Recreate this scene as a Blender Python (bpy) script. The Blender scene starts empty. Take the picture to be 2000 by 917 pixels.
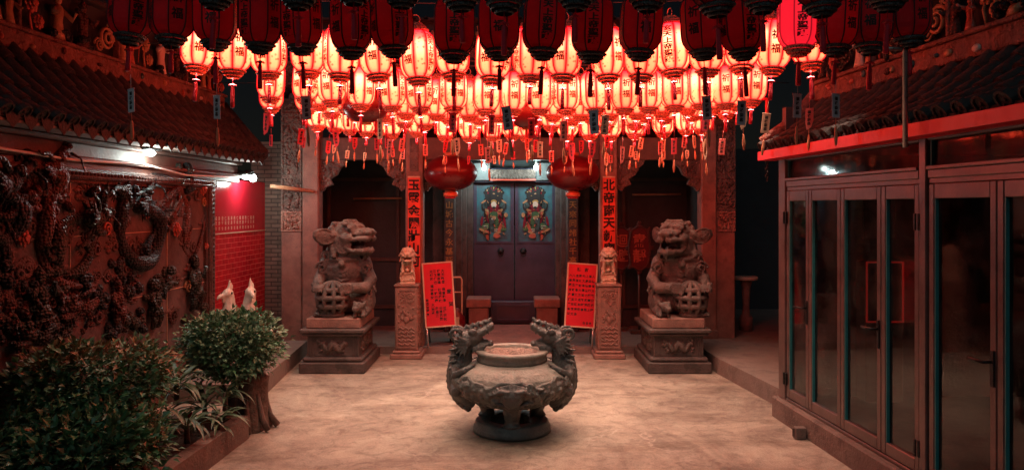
import bpy, bmesh, math, random
from mathutils import Vector, Matrix, Euler, noise
R = math.radians
PI = math.pi
random.seed(7)
scene = bpy.context.scene
C = scene.collection

# ------------------------------------------------------------------ camera, world, sun, exposure
CAM_H = 2.1
cam = bpy.data.cameras.new('camera')
cam.sensor_width = 36.0
cam.lens = 27.0
cam.shift_y = -53.5 / 2000.0
cam.clip_end = 500
cam.clip_start = 0.05
cam_o = bpy.data.objects.new('camera', cam)
C.objects.link(cam_o)
cam_o.location = (0, 0, CAM_H)
cam_o.rotation_euler = (R(90), 0, 0)
scene.camera = cam_o

world = bpy.data.worlds.new('World')
scene.world = world
world.use_nodes = True
wn = world.node_tree
bg = wn.nodes['Background']
sky = wn.nodes.new('ShaderNodeTexSky')
sky.sky_type = 'NISHITA'
sky.sun_disc = False
sky.sun_elevation = R(32)
sky.sun_rotation = R(166)
tint = wn.nodes.new('ShaderNodeMix')
tint.data_type = 'RGBA'
tint.blend_type = 'MULTIPLY'
tint.inputs[0].default_value = 1.0
tint.inputs[7].default_value = (1.0, 0.82, 0.72, 1)
wn.links.new(sky.outputs[0], tint.inputs[6])
wn.links.new(tint.outputs[2], bg.inputs[0])
bg.inputs[1].default_value = 0.0006

moon = bpy.data.lights.new('cool_fill', 'SUN')  # cool fill added from behind the camera, for an unseen street light
moon.energy = 0.11
moon.angle = R(25)
moon.color = (0.62, 0.92, 1.0)
fill_sun_o = bpy.data.objects.new('cool_fill', moon)
C.objects.link(fill_sun_o)
fill_sun_o.rotation_euler = (R(58), 0, R(-14))

vs = scene.view_settings
vs.view_transform = 'Standard'
vs.look = 'None'
vs.exposure = 0.9
vs.gamma = 1.0
scene.render.engine = 'CYCLES'
scene.cycles.use_denoising = True
scene.cycles.max_bounces = 6
scene.cycles.sample_clamp_indirect = 4.0

LIT_STRENGTH = 0.9      # paper shades of the lit lanterns
BULB_W = 15.5           # bulb light leaving a lantern's open foot

F = 1500.0
def P(px, py, D):
    """a point at distance D that the photograph shows at (px, py)"""
    return Vector(((px - 1000) / F * D, D, CAM_H - (py - 405) / F * D))
def X(px, D): return (px - 1000) / F * D
def Z(py, D): return CAM_H - (py - 405) / F * D

# ------------------------------------------------------------------ mesh helpers
class MB:
    def __init__(s):
        s.v = []; s.f = []; s.m = []; s.sm = []
    def add(s, vs, fs, mi=0, smooth=False):
        b = len(s.v)
        s.v += [Vector(p) for p in vs]
        for f in fs:
            s.f.append([i + b for i in f]); s.m.append(mi); s.sm.append(smooth)
        return s
    def box(s, c, d, rot=None, mi=0, bev=0.0):
        x, y, z = d[0] / 2, d[1] / 2, d[2] / 2
        M = rot if rot is not None else Matrix.Identity(3)
        c = Vector(c)
        if bev > 0:
            bev = min(bev, x * .9, y * .9, z * .9)
            vs, fs = [], []
            bm = bmesh.new()
            bmesh.ops.create_cube(bm, size=1)
            for v in bm.verts: v.co = Vector((v.co.x * 2 * x, v.co.y * 2 * y, v.co.z * 2 * z))
            bmesh.ops.bevel(bm, geom=bm.edges[:] , offset=bev, segments=1, affect='EDGES')
            bm.verts.index_update()
            vs = [c + M @ v.co for v in bm.verts]
            fs = [[v.index for v in f.verts] for f in bm.faces]
            bm.free()
            return s.add(vs, fs, mi)
        vs = [c + M @ Vector((sx * x, sy * y, sz * z)) for sx in (-1, 1) for sy in (-1, 1) for sz in (-1, 1)]
        return s.add(vs, [(0, 1, 3, 2), (4, 6, 7, 5), (0, 4, 5, 1), (2, 3, 7, 6), (0, 2, 6, 4), (1, 5, 7, 3)], mi)
    def box2(s, a, b, mi=0, bev=0.0):
        a = Vector(a); b = Vector(b)
        return s.box((a + b) / 2, [abs(q) for q in (b - a)], None, mi, bev)
    def lathe(s, prof, seg=24, c=(0, 0, 0), mi=0, smooth=True, rot=None, caps=True, a0=0.0, sq=(1, 1)):
        c = Vector(c); vs = []; fs = []
        n = len(prof)
        for (r, z) in prof:
            for k in range(seg):
                a = a0 + 2 * PI * k / seg
                p = Vector((r * math.cos(a) * sq[0], r * math.sin(a) * sq[1], z))
                vs.append(c + (rot @ p if rot is not None else p))
        for i in range(n - 1):
            for k in range(seg):
                k2 = (k + 1) % seg
                fs.append((i * seg + k, i * seg + k2, (i + 1) * seg + k2, (i + 1) * seg + k))
        if caps:
            if prof[0][0] > 1e-5: fs.append(tuple(reversed(range(seg))))
            if prof[-1][0] > 1e-5: fs.append(tuple((n - 1) * seg + k for k in range(seg)))
        return s.add(vs, fs, mi, smooth)
    def cyl(s, a, b, r, seg=10, mi=0, r2=None, smooth=True):
        return s.tube([a, b], [r, r if r2 is None else r2], seg, mi, smooth)
    def tube(s, pts, rad, seg=8, mi=0, smooth=True, flat=1.0, closed=False):
        pts = [Vector(p) for p in pts]
        n = len(pts)
        if not hasattr(rad, '__len__'): rad = [rad] * n
        vs = []; fs = []
        up = None
        for i in range(n):
            if closed: t = pts[(i + 1) % n] - pts[i - 1]
            else: t = pts[min(i + 1, n - 1)] - pts[max(i - 1, 0)]
            if t.length < 1e-9: t = Vector((0, 0, 1))
            t.normalize()
            if up is None:
                up = Vector((0, 0, 1)) if abs(t.z) < .9 else Vector((0, 1, 0))
            u = (up - t * up.dot(t))
            if u.length < 1e-6: u = t.orthogonal()
            u.normalize(); w = t.cross(u); up = u
            for k in range(seg):
                a = 2 * PI * k / seg
                vs.append(pts[i] + u * (math.cos(a) * rad[i]) + w * (math.sin(a) * rad[i] * flat))
        m = n if closed else n - 1
        for i in range(m):
            j = (i + 1) % n
            for k in range(seg):
                k2 = (k + 1) % seg
                fs.append((i * seg + k, i * seg + k2, j * seg + k2, j * seg + k))
        if not closed:
            fs.append(tuple(reversed(range(seg))))
            fs.append(tuple((n - 1) * seg + k for k in range(seg)))
        return s.add(vs, fs, mi, smooth)
    def ring(s, c, r, t, axis='Z', n=20, seg=6, mi=0, M=None):
        pts = []
        for k in range(n):
            a = 2 * PI * k / n
            p = Vector((r * math.cos(a), r * math.sin(a), 0))
            if axis == 'X': p = Vector((0, p.x, p.y))
            if axis == 'Y': p = Vector((p.x, 0, p.y))
            if M is not None: p = M @ p
            pts.append(Vector(c) + p)
        return s.tube(pts, t, seg, mi, True, 1.0, True)
    def ell(s, c, r, M=None, seg=14, rings=9, mi=0):
        if not hasattr(r, '__len__'): r = (r, r, r)
        c = Vector(c); vs = []; fs = []
        vs.append(Vector((0, 0, -1)))
        for i in range(1, rings):
            ph = -PI / 2 + PI * i / rings
            for k in range(seg):
                a = 2 * PI * k / seg
                vs.append(Vector((math.cos(ph) * math.cos(a), math.cos(ph) * math.sin(a), math.sin(ph))))
        vs.append(Vector((0, 0, 1)))
        for k in range(seg):
            k2 = (k + 1) % seg
            fs.append((0, 1 + k2, 1 + k))
            for i in range(rings - 2):
                a = 1 + i * seg
                fs.append((a + k, a + k2, a + seg + k2, a + seg + k))
            a = 1 + (rings - 2) * seg
            fs.append((a + k, a + k2, len(vs) - 1))
        out = []
        for p in vs:
            q = Vector((p.x * r[0], p.y * r[1], p.z * r[2]))
            out.append(c + (M @ q if M is not None else q))
        return s.add(out, fs, mi, True)
    def prism(s, poly, fn, t0, t1, mi=0):
        """a 2D outline given thickness: fn(u, v, t) -> point"""
        n = len(poly)
        vs = [fn(u, v, t0) for u, v in poly] + [fn(u, v, t1) for u, v in poly]
        fs = [tuple(range(n)), tuple(reversed(range(n, 2 * n)))]
        for k in range(n):
            k2 = (k + 1) % n
            fs.append((k, k + n, k2 + n, k2))
        return s.add(vs, fs, mi)
    def mb(s, o, M=None, off=(0, 0, 0), mi=None):
        off = Vector(off)
        b = len(s.v)
        for p in o.v: s.v.append((M @ p if M is not None else p.copy()) + off)
        flip = M is not None and M.to_3x3().determinant() < 0
        for f, m, sm in zip(o.f, o.m, o.sm):
            g = [i + b for i in f]
            if flip: g.reverse()
            s.f.append(g); s.m.append(m if mi is None else mi); s.sm.append(sm)
        return s

def mesh_of(name, mb, mats):
    me = bpy.data.meshes.new(name)
    me.from_pydata([tuple(p) for p in mb.v], [], mb.f)
    if not isinstance(mats, (list, tuple)): mats = [mats]
    for m in mats: me.materials.append(m)
    me.polygons.foreach_set('material_index', mb.m)
    me.polygons.foreach_set('use_smooth', mb.sm)
    me.update()
    return me

def wloc(p):
    v = Vector((0, 0, 0))
    while p is not None:
        v += p.location; p = p.parent
    return v

def link(name, data, parent=None, loc=None):
    o = bpy.data.objects.new(name, data)
    C.objects.link(o)
    if parent is not None: o.parent = parent
    if loc is not None: o.location = loc
    return o

def obj(name, mb, mats, parent=None, local=False, label=None, fixn=True):
    """link a mesh; world coordinates unless local"""
    if parent is not None and not local:
        w = wloc(parent)
        for p in mb.v: p -= w
    me = mesh_of(name, mb, mats)
    if fixn:
        bm = bmesh.new(); bm.from_mesh(me)
        bmesh.ops.recalc_face_normals(bm, faces=bm.faces[:])
        bm.to_mesh(me); bm.free()
    o = link(name, me, parent)
    if label: o['label'] = label
    return o

def tag(o, label, cat, group=None):
    o['label'] = label; o['category'] = cat
    if group: o['group'] = group
    return o

def thing(name, label, cat, loc=(0, 0, 0), group=None):
    return tag(link(name, None, None, loc), label, cat, group)

def struct(name, mb, mats):
    o = obj(name, mb, mats); o['kind'] = 'structure'
    return o

_tex = {}
def clouds(size, depth=3):
    k = (size, depth)
    if k not in _tex:
        t = bpy.data.textures.new('carving', 'CLOUDS'); t.noise_scale = size; t.noise_depth = depth
        _tex[k] = t
    return _tex[k]

def organic_mesh(name, mb, mat, voxel=.014, smooth=3, disp=0.0, dsize=.05, seg=None):
    """fuse overlapping volumes into one carved surface"""
    me = mesh_of(name, mb, mat)
    o = link(name + '_raw', me)
    m = o.modifiers.new('r', 'REMESH'); m.mode = 'VOXEL'; m.voxel_size = voxel
    if smooth:
        q = o.modifiers.new('s', 'SMOOTH'); q.factor = .5; q.iterations = smooth
    if disp:
        d = o.modifiers.new('d', 'DISPLACE'); d.texture = clouds(dsize); d.strength = disp; d.mid_level = .5
        d.texture_coords = 'LOCAL'
    dg = bpy.context.evaluated_depsgraph_get()
    dg.update()
    out = bpy.data.meshes.new_from_object(o.evaluated_get(dg), depsgraph=dg)
    bpy.data.objects.remove(o)
    bpy.data.meshes.remove(me)
    out.name = name
    out.materials.clear()
    out.materials.append(mat)
    out.polygons.foreach_set('use_smooth', [True] * len(out.polygons))
    out.polygons.foreach_set('material_index', [0] * len(out.polygons))
    out.update()
    return out

def organic(name, mb, mat, parent=None, local=False, **kw):
    if parent is not None and not local:
        w = wloc(parent)
        for p in mb.v: p -= w
    return link(name, organic_mesh(name, mb, mat, **kw), parent)

# ---- lettering
_txt = {}
def glyphs(body, size=1.0, extrude=0.0, bold=0.0):
    """vertices and faces of a line of lettering, centred on the origin, in the XY plane"""
    k = (body, size, extrude, bold)
    if k in _txt: return _txt[k]
    cu = bpy.data.curves.new('lettering', 'FONT')
    cu.body = body; cu.size = size; cu.extrude = extrude; cu.offset = bold
    cu.resolution_u = 2; cu.align_x = 'CENTER'; cu.align_y = 'CENTER'
    o = link('lettering_raw', cu)
    dg = bpy.context.evaluated_depsgraph_get(); dg.update()
    me = bpy.data.meshes.new_from_object(o.evaluated_get(dg), depsgraph=dg)
    vs = [v.co.copy() for v in me.vertices]; fs = [list(p.vertices) for p in me.polygons]
    bpy.data.objects.remove(o); bpy.data.curves.remove(cu); bpy.data.meshes.remove(me)
    if vs and body.strip():
        cx = (min(v.x for v in vs) + max(v.x for v in vs)) / 2
        cy = (min(v.y for v in vs) + max(v.y for v in vs)) / 2
        vs = [Vector((v.x - cx, v.y - cy, v.z)) for v in vs]
    _txt[k] = (vs, fs)
    return _txt[k]

def vtext(mb, s, size, pitch, fn, mi=0, bold=0.0, sx=1.0, jit=0.0):
    """characters one below the other; fn(u, v) -> point; v = 0 is the middle of the first"""
    for i, ch in enumerate(s):
        if ch == ' ': continue
        vs, fs = glyphs(ch, size, 0.0, bold)
        du = random.uniform(-jit, jit); dv = random.uniform(-jit, jit)
        mb.add([fn(v.x * sx + du, v.y - i * pitch + dv) for v in vs], fs, mi)
    return mb

# ------------------------------------------------------------------ materials
def newmat(name):
    m = bpy.data.materials.new(name); m.use_nodes = True
    nt = m.node_tree
    return m, nt, nt.nodes['Principled BSDF']

def N(nt, t, **kw):
    n = nt.nodes.new('ShaderNode' + t)
    for k, v in kw.items(): setattr(n, k, v)
    return n

def c4(c): return (c[0], c[1], c[2], 1)

def mat(name, c1, c2=None, rough=.7, metal=0.0, scale=6.0, bump=0.25, bscale=None, detail=6, spot=None, spec=.5, coat=0.0):
    """two-tone mottled surface with a fine grain in its relief; spot = (colour, amount, scale) stains with edges"""
    m, nt, b = newmat(name)
    c2 = c2 or tuple(q * .7 for q in c1)
    tc = N(nt, 'TexCoord')
    n1 = N(nt, 'TexNoise'); n1.inputs['Scale'].default_value = scale; n1.inputs['Detail'].default_value = detail
    n1.inputs['Roughness'].default_value = .65
    nt.links.new(tc.outputs['Object'], n1.inputs['Vector'])
    r = N(nt, 'ValToRGB')
    r.color_ramp.elements[0].position = .35; r.color_ramp.elements[0].color = c4(c2)
    r.color_ramp.elements[1].position = .65; r.color_ramp.elements[1].color = c4(c1)
    nt.links.new(n1.outputs['Fac'], r.inputs['Fac'])
    col = r.outputs['Color']
    if spot:
        n3 = N(nt, 'TexNoise'); n3.inputs['Scale'].default_value = spot[2]; n3.inputs['Detail'].default_value = 8
        n3.inputs['Roughness'].default_value = .7
        nt.links.new(tc.outputs['Object'], n3.inputs['Vector'])
        r3 = N(nt, 'ValToRGB')
        r3.color_ramp.elements[0].position = .52; r3.color_ramp.elements[0].color = (0, 0, 0, 1)
        r3.color_ramp.elements[1].position = .62; r3.color_ramp.elements[1].color = (spot[1],) * 3 + (1,)
        nt.links.new(n3.outputs['Fac'], r3.inputs['Fac'])
        mx = N(nt, 'Mix', data_type='RGBA')
        mx.inputs[7].default_value = c4(spot[0])
        nt.links.new(r3.outputs['Color'], mx.inputs[0])
        nt.links.new(col, mx.inputs[6])
        col = mx.outputs[2]
    nt.links.new(col, b.inputs['Base Color'])
    rr = N(nt, 'MapRange')
    rr.inputs['To Min'].default_value = max(.02, rough - .12); rr.inputs['To Max'].default_value = min(1, rough + .12)
    nt.links.new(n1.outputs['Fac'], rr.inputs['Value'])
    nt.links.new(rr.outputs['Result'], b.inputs['Roughness'])
    b.inputs['Metallic'].default_value = metal
    b.inputs['Specular IOR Level'].default_value = spec
    b.inputs['Coat Weight'].default_value = coat
    if bump:
        n2 = N(nt, 'TexNoise'); n2.inputs['Scale'].default_value = bscale or scale * 8; n2.inputs['Detail'].default_value = 6
        nt.links.new(tc.outputs['Object'], n2.inputs['Vector'])
        bp = N(nt, 'Bump'); bp.inputs['Strength'].default_value = bump; bp.inputs['Distance'].default_value = .02
        nt.links.new(n2.outputs['Fac'], bp.inputs['Height'])
        nt.links.new(bp.outputs['Normal'], b.inputs['Normal'])
    return m

def carved(name, c1, c2, scale, strength=.9, rough=.7, dist=.04, metal=0.0):
    """stone or wood with a deep all-over carved relief"""
    m = mat(name, c1, c2, rough, metal, 5, 0)
    nt = m.node_tree; b = nt.nodes['Principled BSDF']
    tc = N(nt, 'TexCoord')
    w = N(nt, 'TexNoise'); w.inputs['Scale'].default_value = scale * .5; w.inputs['Detail'].default_value = 2
    nt.links.new(tc.outputs['Object'], w.inputs['Vector'])
    mx = N(nt, 'Mix', data_type='RGBA'); mx.inputs[0].default_value = .25
    nt.links.new(tc.outputs['Object'], mx.inputs[6]); nt.links.new(w.outputs['Color'], mx.inputs[7])
    v = N(nt, 'TexVoronoi'); v.feature = 'SMOOTH_F1'; v.inputs['Scale'].default_value = scale
    nt.links.new(mx.outputs[2], v.inputs['Vector'])
    n2 = N(nt, 'TexNoise'); n2.inputs['Scale'].default_value = scale * 4; n2.inputs['Detail'].default_value = 5
    nt.links.new(tc.outputs['Object'], n2.inputs['Vector'])
    ad = N(nt, 'Math', operation='MULTIPLY_ADD'); ad.inputs[1].default_value = .35
    nt.links.new(n2.outputs['Fac'], ad.inputs[0]); nt.links.new(v.outputs['Distance'], ad.inputs[2])
    bp = N(nt, 'Bump'); bp.inputs['Strength'].default_value = strength; bp.inputs['Distance'].default_value = dist
    bp.invert = True
    nt.links.new(ad.outputs[0], bp.inputs['Height'])
    nt.links.new(bp.outputs['Normal'], b.inputs['Normal'])
    return m

def bricks(name, c1, c2, mortar, bw, bh, axis, ms=.006, rough=.6, spec=.5, bump=.6):
    m, nt, b = newmat(name)
    tc = N(nt, 'TexCoord'); sp = N(nt, 'SeparateXYZ'); cb = N(nt, 'CombineXYZ')
    nt.links.new(tc.outputs['Object'], sp.inputs[0])
    nt.links.new(sp.outputs[axis], cb.inputs['X']); nt.links.new(sp.outputs['Z'], cb.inputs['Y'])
    t = N(nt, 'TexBrick')
    t.inputs['Color1'].default_value = c4(c1); t.inputs['Color2'].default_value = c4(c2); t.inputs['Mortar'].default_value = c4(mortar)
    t.inputs['Scale'].default_value = 1; t.inputs['Brick Width'].default_value = bw; t.inputs['Row Height'].default_value = bh
    t.inputs['Mortar Size'].default_value = ms; t.inputs['Mortar Smooth'].default_value = .3
    nt.links.new(cb.outputs[0], t.inputs['Vector'])
    n = N(nt, 'TexNoise'); n.inputs['Scale'].default_value = 9; n.inputs['Detail'].default_value = 8
    nt.links.new(tc.outputs['Object'], n.inputs['Vector'])
    mr = N(nt, 'MapRange'); mr.inputs['To Min'].default_value = .55; mr.inputs['To Max'].default_value = 1.3
    nt.links.new(n.outputs['Fac'], mr.inputs['Value'])
    mx = N(nt, 'Mix', data_type='RGBA', blend_type='MULTIPLY'); mx.inputs[0].default_value = 1
    nt.links.new(t.outputs['Color'], mx.inputs[6]); nt.links.new(mr.outputs[0], mx.inputs[7])
    nt.links.new(mx.outputs[2], b.inputs['Base Color'])
    b.inputs['Roughness'].default_value = rough; b.inputs['Specular IOR Level'].default_value = spec
    bp = N(nt, 'Bump'); bp.inputs['Strength'].default_value = bump; bp.inputs['Distance'].default_value = .008; bp.invert = True
    nt.links.new(t.outputs['Fac'], bp.inputs['Height']); nt.links.new(bp.outputs['Normal'], b.inputs['Normal'])
    return m

def emit(name, col, s, base=(.8, .8, .8)):
    m, nt, b = newmat(name)
    b.inputs['Base Color'].default_value = c4(base)
    b.inputs['Emission Color'].default_value = c4(col); b.inputs['Emission Strength'].default_value = s
    return m

def concrete():
    m, nt, b = newmat('worn_concrete')
    tc = N(nt, 'TexCoord')
    def noi(s, d, r=.6, dist=0):
        n = N(nt, 'TexNoise'); n.inputs['Scale'].default_value = s; n.inputs['Detail'].default_value = d
        n.inputs['Roughness'].default_value = r; n.inputs['Distortion'].default_value = dist
        nt.links.new(tc.outputs['Object'], n.inputs['Vector']); return n
    def ramp(n, e):
        r = N(nt, 'ValToRGB')
        while len(r.color_ramp.elements) < len(e): r.color_ramp.elements.new(.5)
        for q, (p, c) in zip(r.color_ramp.elements, e): q.position = p; q.color = c4(c)
        nt.links.new(n.outputs[0], r.inputs[0]); return r
    big = ramp(noi(.75, 10, .72, 1.2), [(.30, (.15, .115, .095)), (.43, (.26, .21, .17)), (.55, (.36, .305, .245)), (.72, (.48, .425, .35))])
    mid = ramp(noi(5.5, 10, .75, .8), [(.36, (.5, .45, .42)), (.5, (.98, .97, .96)), (.68, (1.2, 1.17, 1.1))])
    fin = ramp(noi(70, 6, .8), [(.34, (.55, .53, .52)), (.5, (1, 1, 1)), (.66, (1.28, 1.27, 1.25))])
    m1 = N(nt, 'Mix', data_type='RGBA', blend_type='MULTIPLY'); m1.inputs[0].default_value = .75
    nt.links.new(big.outputs[0], m1.inputs[6]); nt.links.new(mid.outputs[0], m1.inputs[7])
    m2 = N(nt, 'Mix', data_type='RGBA', blend_type='MULTIPLY'); m2.inputs[0].default_value = .85
    nt.links.new(m1.outputs[2], m2.inputs[6]); nt.links.new(fin.outputs[0], m2.inputs[7])
    # trodden grime: elongated darker drifts, and a sooty ring where the burner stands
    mp = N(nt, 'Mapping'); mp.inputs['Scale'].default_value = (.5, 1.6, 1); mp.inputs['Rotation'].default_value = (0, 0, .5)
    nt.links.new(tc.outputs['Object'], mp.inputs['Vector'])
    gn = N(nt, 'TexNoise'); gn.inputs['Scale'].default_value = 1.3; gn.inputs['Detail'].default_value = 9; gn.inputs['Roughness'].default_value = .7; gn.inputs['Distortion'].default_value = 1.0
    nt.links.new(mp.outputs[0], gn.inputs['Vector'])
    gr = ramp(gn, [(.52, (1, 1, 1)), (.66, (.62, .56, .53))])
    m4 = N(nt, 'Mix', data_type='RGBA', blend_type='MULTIPLY'); m4.inputs[0].default_value = .9
    nt.links.new(m2.outputs[2], m4.inputs[6]); nt.links.new(gr.outputs[0], m4.inputs[7])
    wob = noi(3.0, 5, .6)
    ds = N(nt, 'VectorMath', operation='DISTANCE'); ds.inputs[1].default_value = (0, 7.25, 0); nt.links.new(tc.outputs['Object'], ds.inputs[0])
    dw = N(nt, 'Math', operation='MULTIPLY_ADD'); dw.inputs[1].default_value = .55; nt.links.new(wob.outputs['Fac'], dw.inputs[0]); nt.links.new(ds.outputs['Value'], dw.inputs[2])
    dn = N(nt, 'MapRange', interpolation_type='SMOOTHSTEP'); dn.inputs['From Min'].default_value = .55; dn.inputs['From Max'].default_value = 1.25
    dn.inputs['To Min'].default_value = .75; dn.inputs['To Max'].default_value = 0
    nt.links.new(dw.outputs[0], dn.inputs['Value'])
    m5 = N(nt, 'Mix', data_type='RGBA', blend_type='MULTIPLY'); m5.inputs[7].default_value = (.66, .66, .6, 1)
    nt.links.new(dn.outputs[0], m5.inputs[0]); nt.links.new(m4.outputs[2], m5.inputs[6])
    # pale filled cracks, broken into short runs
    wn_ = noi(1.7, 7, .65)
    mv = N(nt, 'Mix', data_type='RGBA'); mv.inputs[0].default_value = .5
    nt.links.new(tc.outputs['Object'], mv.inputs[6]); nt.links.new(wn_.outputs['Color'], mv.inputs[7])
    v = N(nt, 'TexVoronoi', feature='DISTANCE_TO_EDGE'); v.inputs['Scale'].default_value = .9
    nt.links.new(mv.outputs[2], v.inputs['Vector'])
    cr = ramp(v, [(0.0, (1, 1, 1)), (.004, (.8, .8, .8)), (.009, (0, 0, 0))])
    cm = ramp(noi(.8, 3, .5), [(.5, (0, 0, 0)), (.62, (.4, .4, .4))])
    cx_ = N(nt, 'Math', operation='MULTIPLY'); nt.links.new(cr.outputs[0], cx_.inputs[0]); nt.links.new(cm.outputs[0], cx_.inputs[1])
    m3 = N(nt, 'Mix', data_type='RGBA'); m3.inputs[7].default_value = (.62, .55, .46, 1)
    nt.links.new(cx_.outputs[0], m3.inputs[0]); nt.links.new(m5.outputs[2], m3.inputs[6])
    nt.links.new(m3.outputs[2], b.inputs['Base Color'])
    b.inputs['Roughness'].default_value = .68
    bp = N(nt, 'Bump'); bp.inputs['Strength'].default_value = .6; bp.inputs['Distance'].default_value = .012
    nt.links.new(noi(22, 10, .75).outputs[0], bp.inputs['Height']); nt.links.new(bp.outputs[0], b.inputs['Normal'])
    return m

def paper_lit(name, strength):
    """lit paper shade: hottest at the bulb's height, red border print along the ribs, widened to stand in for the red glow, small red blossoms"""
    m, nt, b = newmat(name)
    tc = N(nt, 'TexCoord'); sp = N(nt, 'SeparateXYZ')
    nt.links.new(tc.outputs['Object'], sp.inputs[0])
    zr = N(nt, 'MapRange'); zr.inputs['From Max'].default_value = .37
    nt.links.new(sp.outputs['Z'], zr.inputs['Value'])
    r = N(nt, 'ValToRGB')
    E = [(0, (1, .028, .018)), (.09, (1, .085, .032)), (.34, (1, .112, .043)), (.54, (1.0, .19, .088)), (.70, (1, .20, .098)), (.82, (1, .05, .03)), (.95, (.7, .010, .016))]
    while len(r.color_ramp.elements) < len(E): r.color_ramp.elements.new(.5)
    for q, (p, c) in zip(r.color_ramp.elements, E): q.position = p; q.color = c4(c)
    nt.links.new(zr.outputs[0], r.inputs[0])
    at = N(nt, 'Math', operation='ARCTAN2'); nt.links.new(sp.outputs['Y'], at.inputs[0]); nt.links.new(sp.outputs['X'], at.inputs[1])
    ml = N(nt, 'Math', operation='MULTIPLY_ADD'); ml.inputs[1].default_value = 8 / (2 * PI); ml.inputs[2].default_value = 8.5
    nt.links.new(at.outputs[0], ml.inputs[0])
    fr = N(nt, 'Math', operation='FRACT'); nt.links.new(ml.outputs[0], fr.inputs[0])
    sb = N(nt, 'Math', operation='SUBTRACT'); sb.inputs[1].default_value = .5; nt.links.new(fr.outputs[0], sb.inputs[0])
    ab = N(nt, 'Math', operation='ABSOLUTE'); nt.links.new(sb.outputs[0], ab.inputs[0])
    er = N(nt, 'MapRange', interpolation_type='SMOOTHSTEP'); er.inputs['From Min'].default_value = .19; er.inputs['From Max'].default_value = .5  # red edge: border print plus the red glow put into the colour
    er.inputs['To Max'].default_value = 1.0
    nt.links.new(ab.outputs[0], er.inputs['Value'])
    v = N(nt, 'TexVoronoi'); v.inputs['Scale'].default_value = 30
    nt.links.new(tc.outputs['Object'], v.inputs['Vector'])
    vr = N(nt, 'MapRange', interpolation_type='SMOOTHSTEP'); vr.inputs['From Min'].default_value = .34; vr.inputs['From Max'].default_value = .2
    vr.inputs['To Max'].default_value = .75
    nt.links.new(v.outputs['Distance'], vr.inputs['Value'])
    nm = N(nt, 'TexNoise'); nm.inputs['Scale'].default_value = 14; nt.links.new(tc.outputs['Object'], nm.inputs['Vector'])
    nr = N(nt, 'MapRange'); nr.inputs['From Min'].default_value = .42; nr.inputs['From Max'].default_value = .5
    nt.links.new(nm.outputs['Fac'], nr.inputs['Value'])
    pm = N(nt, 'Math', operation='MULTIPLY'); nt.links.new(vr.outputs[0], pm.inputs[0]); nt.links.new(nr.outputs[0], pm.inputs[1])
    mx = N(nt, 'Mix', data_type='RGBA', blend_type='MULTIPLY')
    mx.inputs[7].default_value = (.5, .10, .12, 1)
    nt.links.new(pm.outputs[0], mx.inputs[0]); nt.links.new(r.outputs[0], mx.inputs[6])
    mz = N(nt, 'Mix', data_type='RGBA', blend_type='MULTIPLY'); mz.inputs[7].default_value = (.62, .045, .13, 1)
    nt.links.new(er.outputs[0], mz.inputs[0]); nt.links.new(mx.outputs[2], mz.inputs[6])
    nt.links.new(mz.outputs[2], b.inputs['Emission Color'])
    oi = N(nt, 'ObjectInfo'); vr_ = N(nt, 'MapRange'); vr_.inputs['To Min'].default_value = strength * .72; vr_.inputs['To Max'].default_value = strength * 1.22
    nt.links.new(oi.outputs['Random'], vr_.inputs['Value']); nt.links.new(vr_.outputs[0], b.inputs['Emission Strength'])
    b.inputs['Base Color'].default_value = (.7, .2, .12, 1)
    b.inputs['Roughness'].default_value = .8
    return m

def filigree(name, c1, c2, scale=70):
    m, nt, b = newmat(name)
    tc = N(nt, 'TexCoord')
    v = N(nt, 'TexVoronoi', feature='DISTANCE_TO_EDGE'); v.inputs['Scale'].default_value = scale
    nt.links.new(tc.outputs['Object'], v.inputs['Vector'])
    r = N(nt, 'ValToRGB')
    r.color_ramp.elements[0].position = .1; r.color_ramp.elements[0].color = c4(c1)
    r.color_ramp.elements[1].position = .2; r.color_ramp.elements[1].color = c4(c2)
    nt.links.new(v.outputs['Distance'], r.inputs[0]); nt.links.new(r.outputs[0], b.inputs['Base Color'])
    b.inputs['Roughness'].default_value = .45; b.inputs['Metallic'].default_value = .0
    bp = N(nt, 'Bump'); bp.inputs['Strength'].default_value = .8; bp.inputs['Distance'].default_value = .006; bp.invert = True
    nt.links.new(v.outputs['Distance'], bp.inputs['Height']); nt.links.new(bp.outputs[0], b.inputs['Normal'])
    return m

def scales(name, c1, c2, scale=38, rough=.25):
    m = mat(name, c1, c2, rough, 0, 5, 0, spec=.35)
    nt = m.node_tree; b = nt.nodes['Principled BSDF']
    tc = N(nt, 'TexCoord')
    v = N(nt, 'TexVoronoi'); v.inputs['Scale'].default_value = scale; v.inputs['Randomness'].default_value = .45
    nt.links.new(tc.outputs['Object'], v.inputs['Vector'])
    bp = N(nt, 'Bump'); bp.inputs['Strength'].default_value = 1; bp.inputs['Distance'].default_value = .03; bp.invert = True
    nt.links.new(v.outputs['Distance'], bp.inputs['Height']); nt.links.new(bp.outputs[0], b.inputs['Normal'])
    return m

def leafmat(name, c1, c2):
    m, nt, b = newmat(name)
    g = N(nt, 'NewGeometry'); r = N(nt, 'ValToRGB')
    r.color_ramp.elements[0].color = c4(c1); r.color_ramp.elements[1].color = c4(c2)
    nt.links.new(g.outputs['Random Per Island'], r.inputs[0]); nt.links.new(r.outputs[0], b.inputs['Base Color'])
    b.inputs['Roughness'].default_value = .42
    b.inputs['Subsurface Weight'].default_value = 0
    return m

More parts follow.
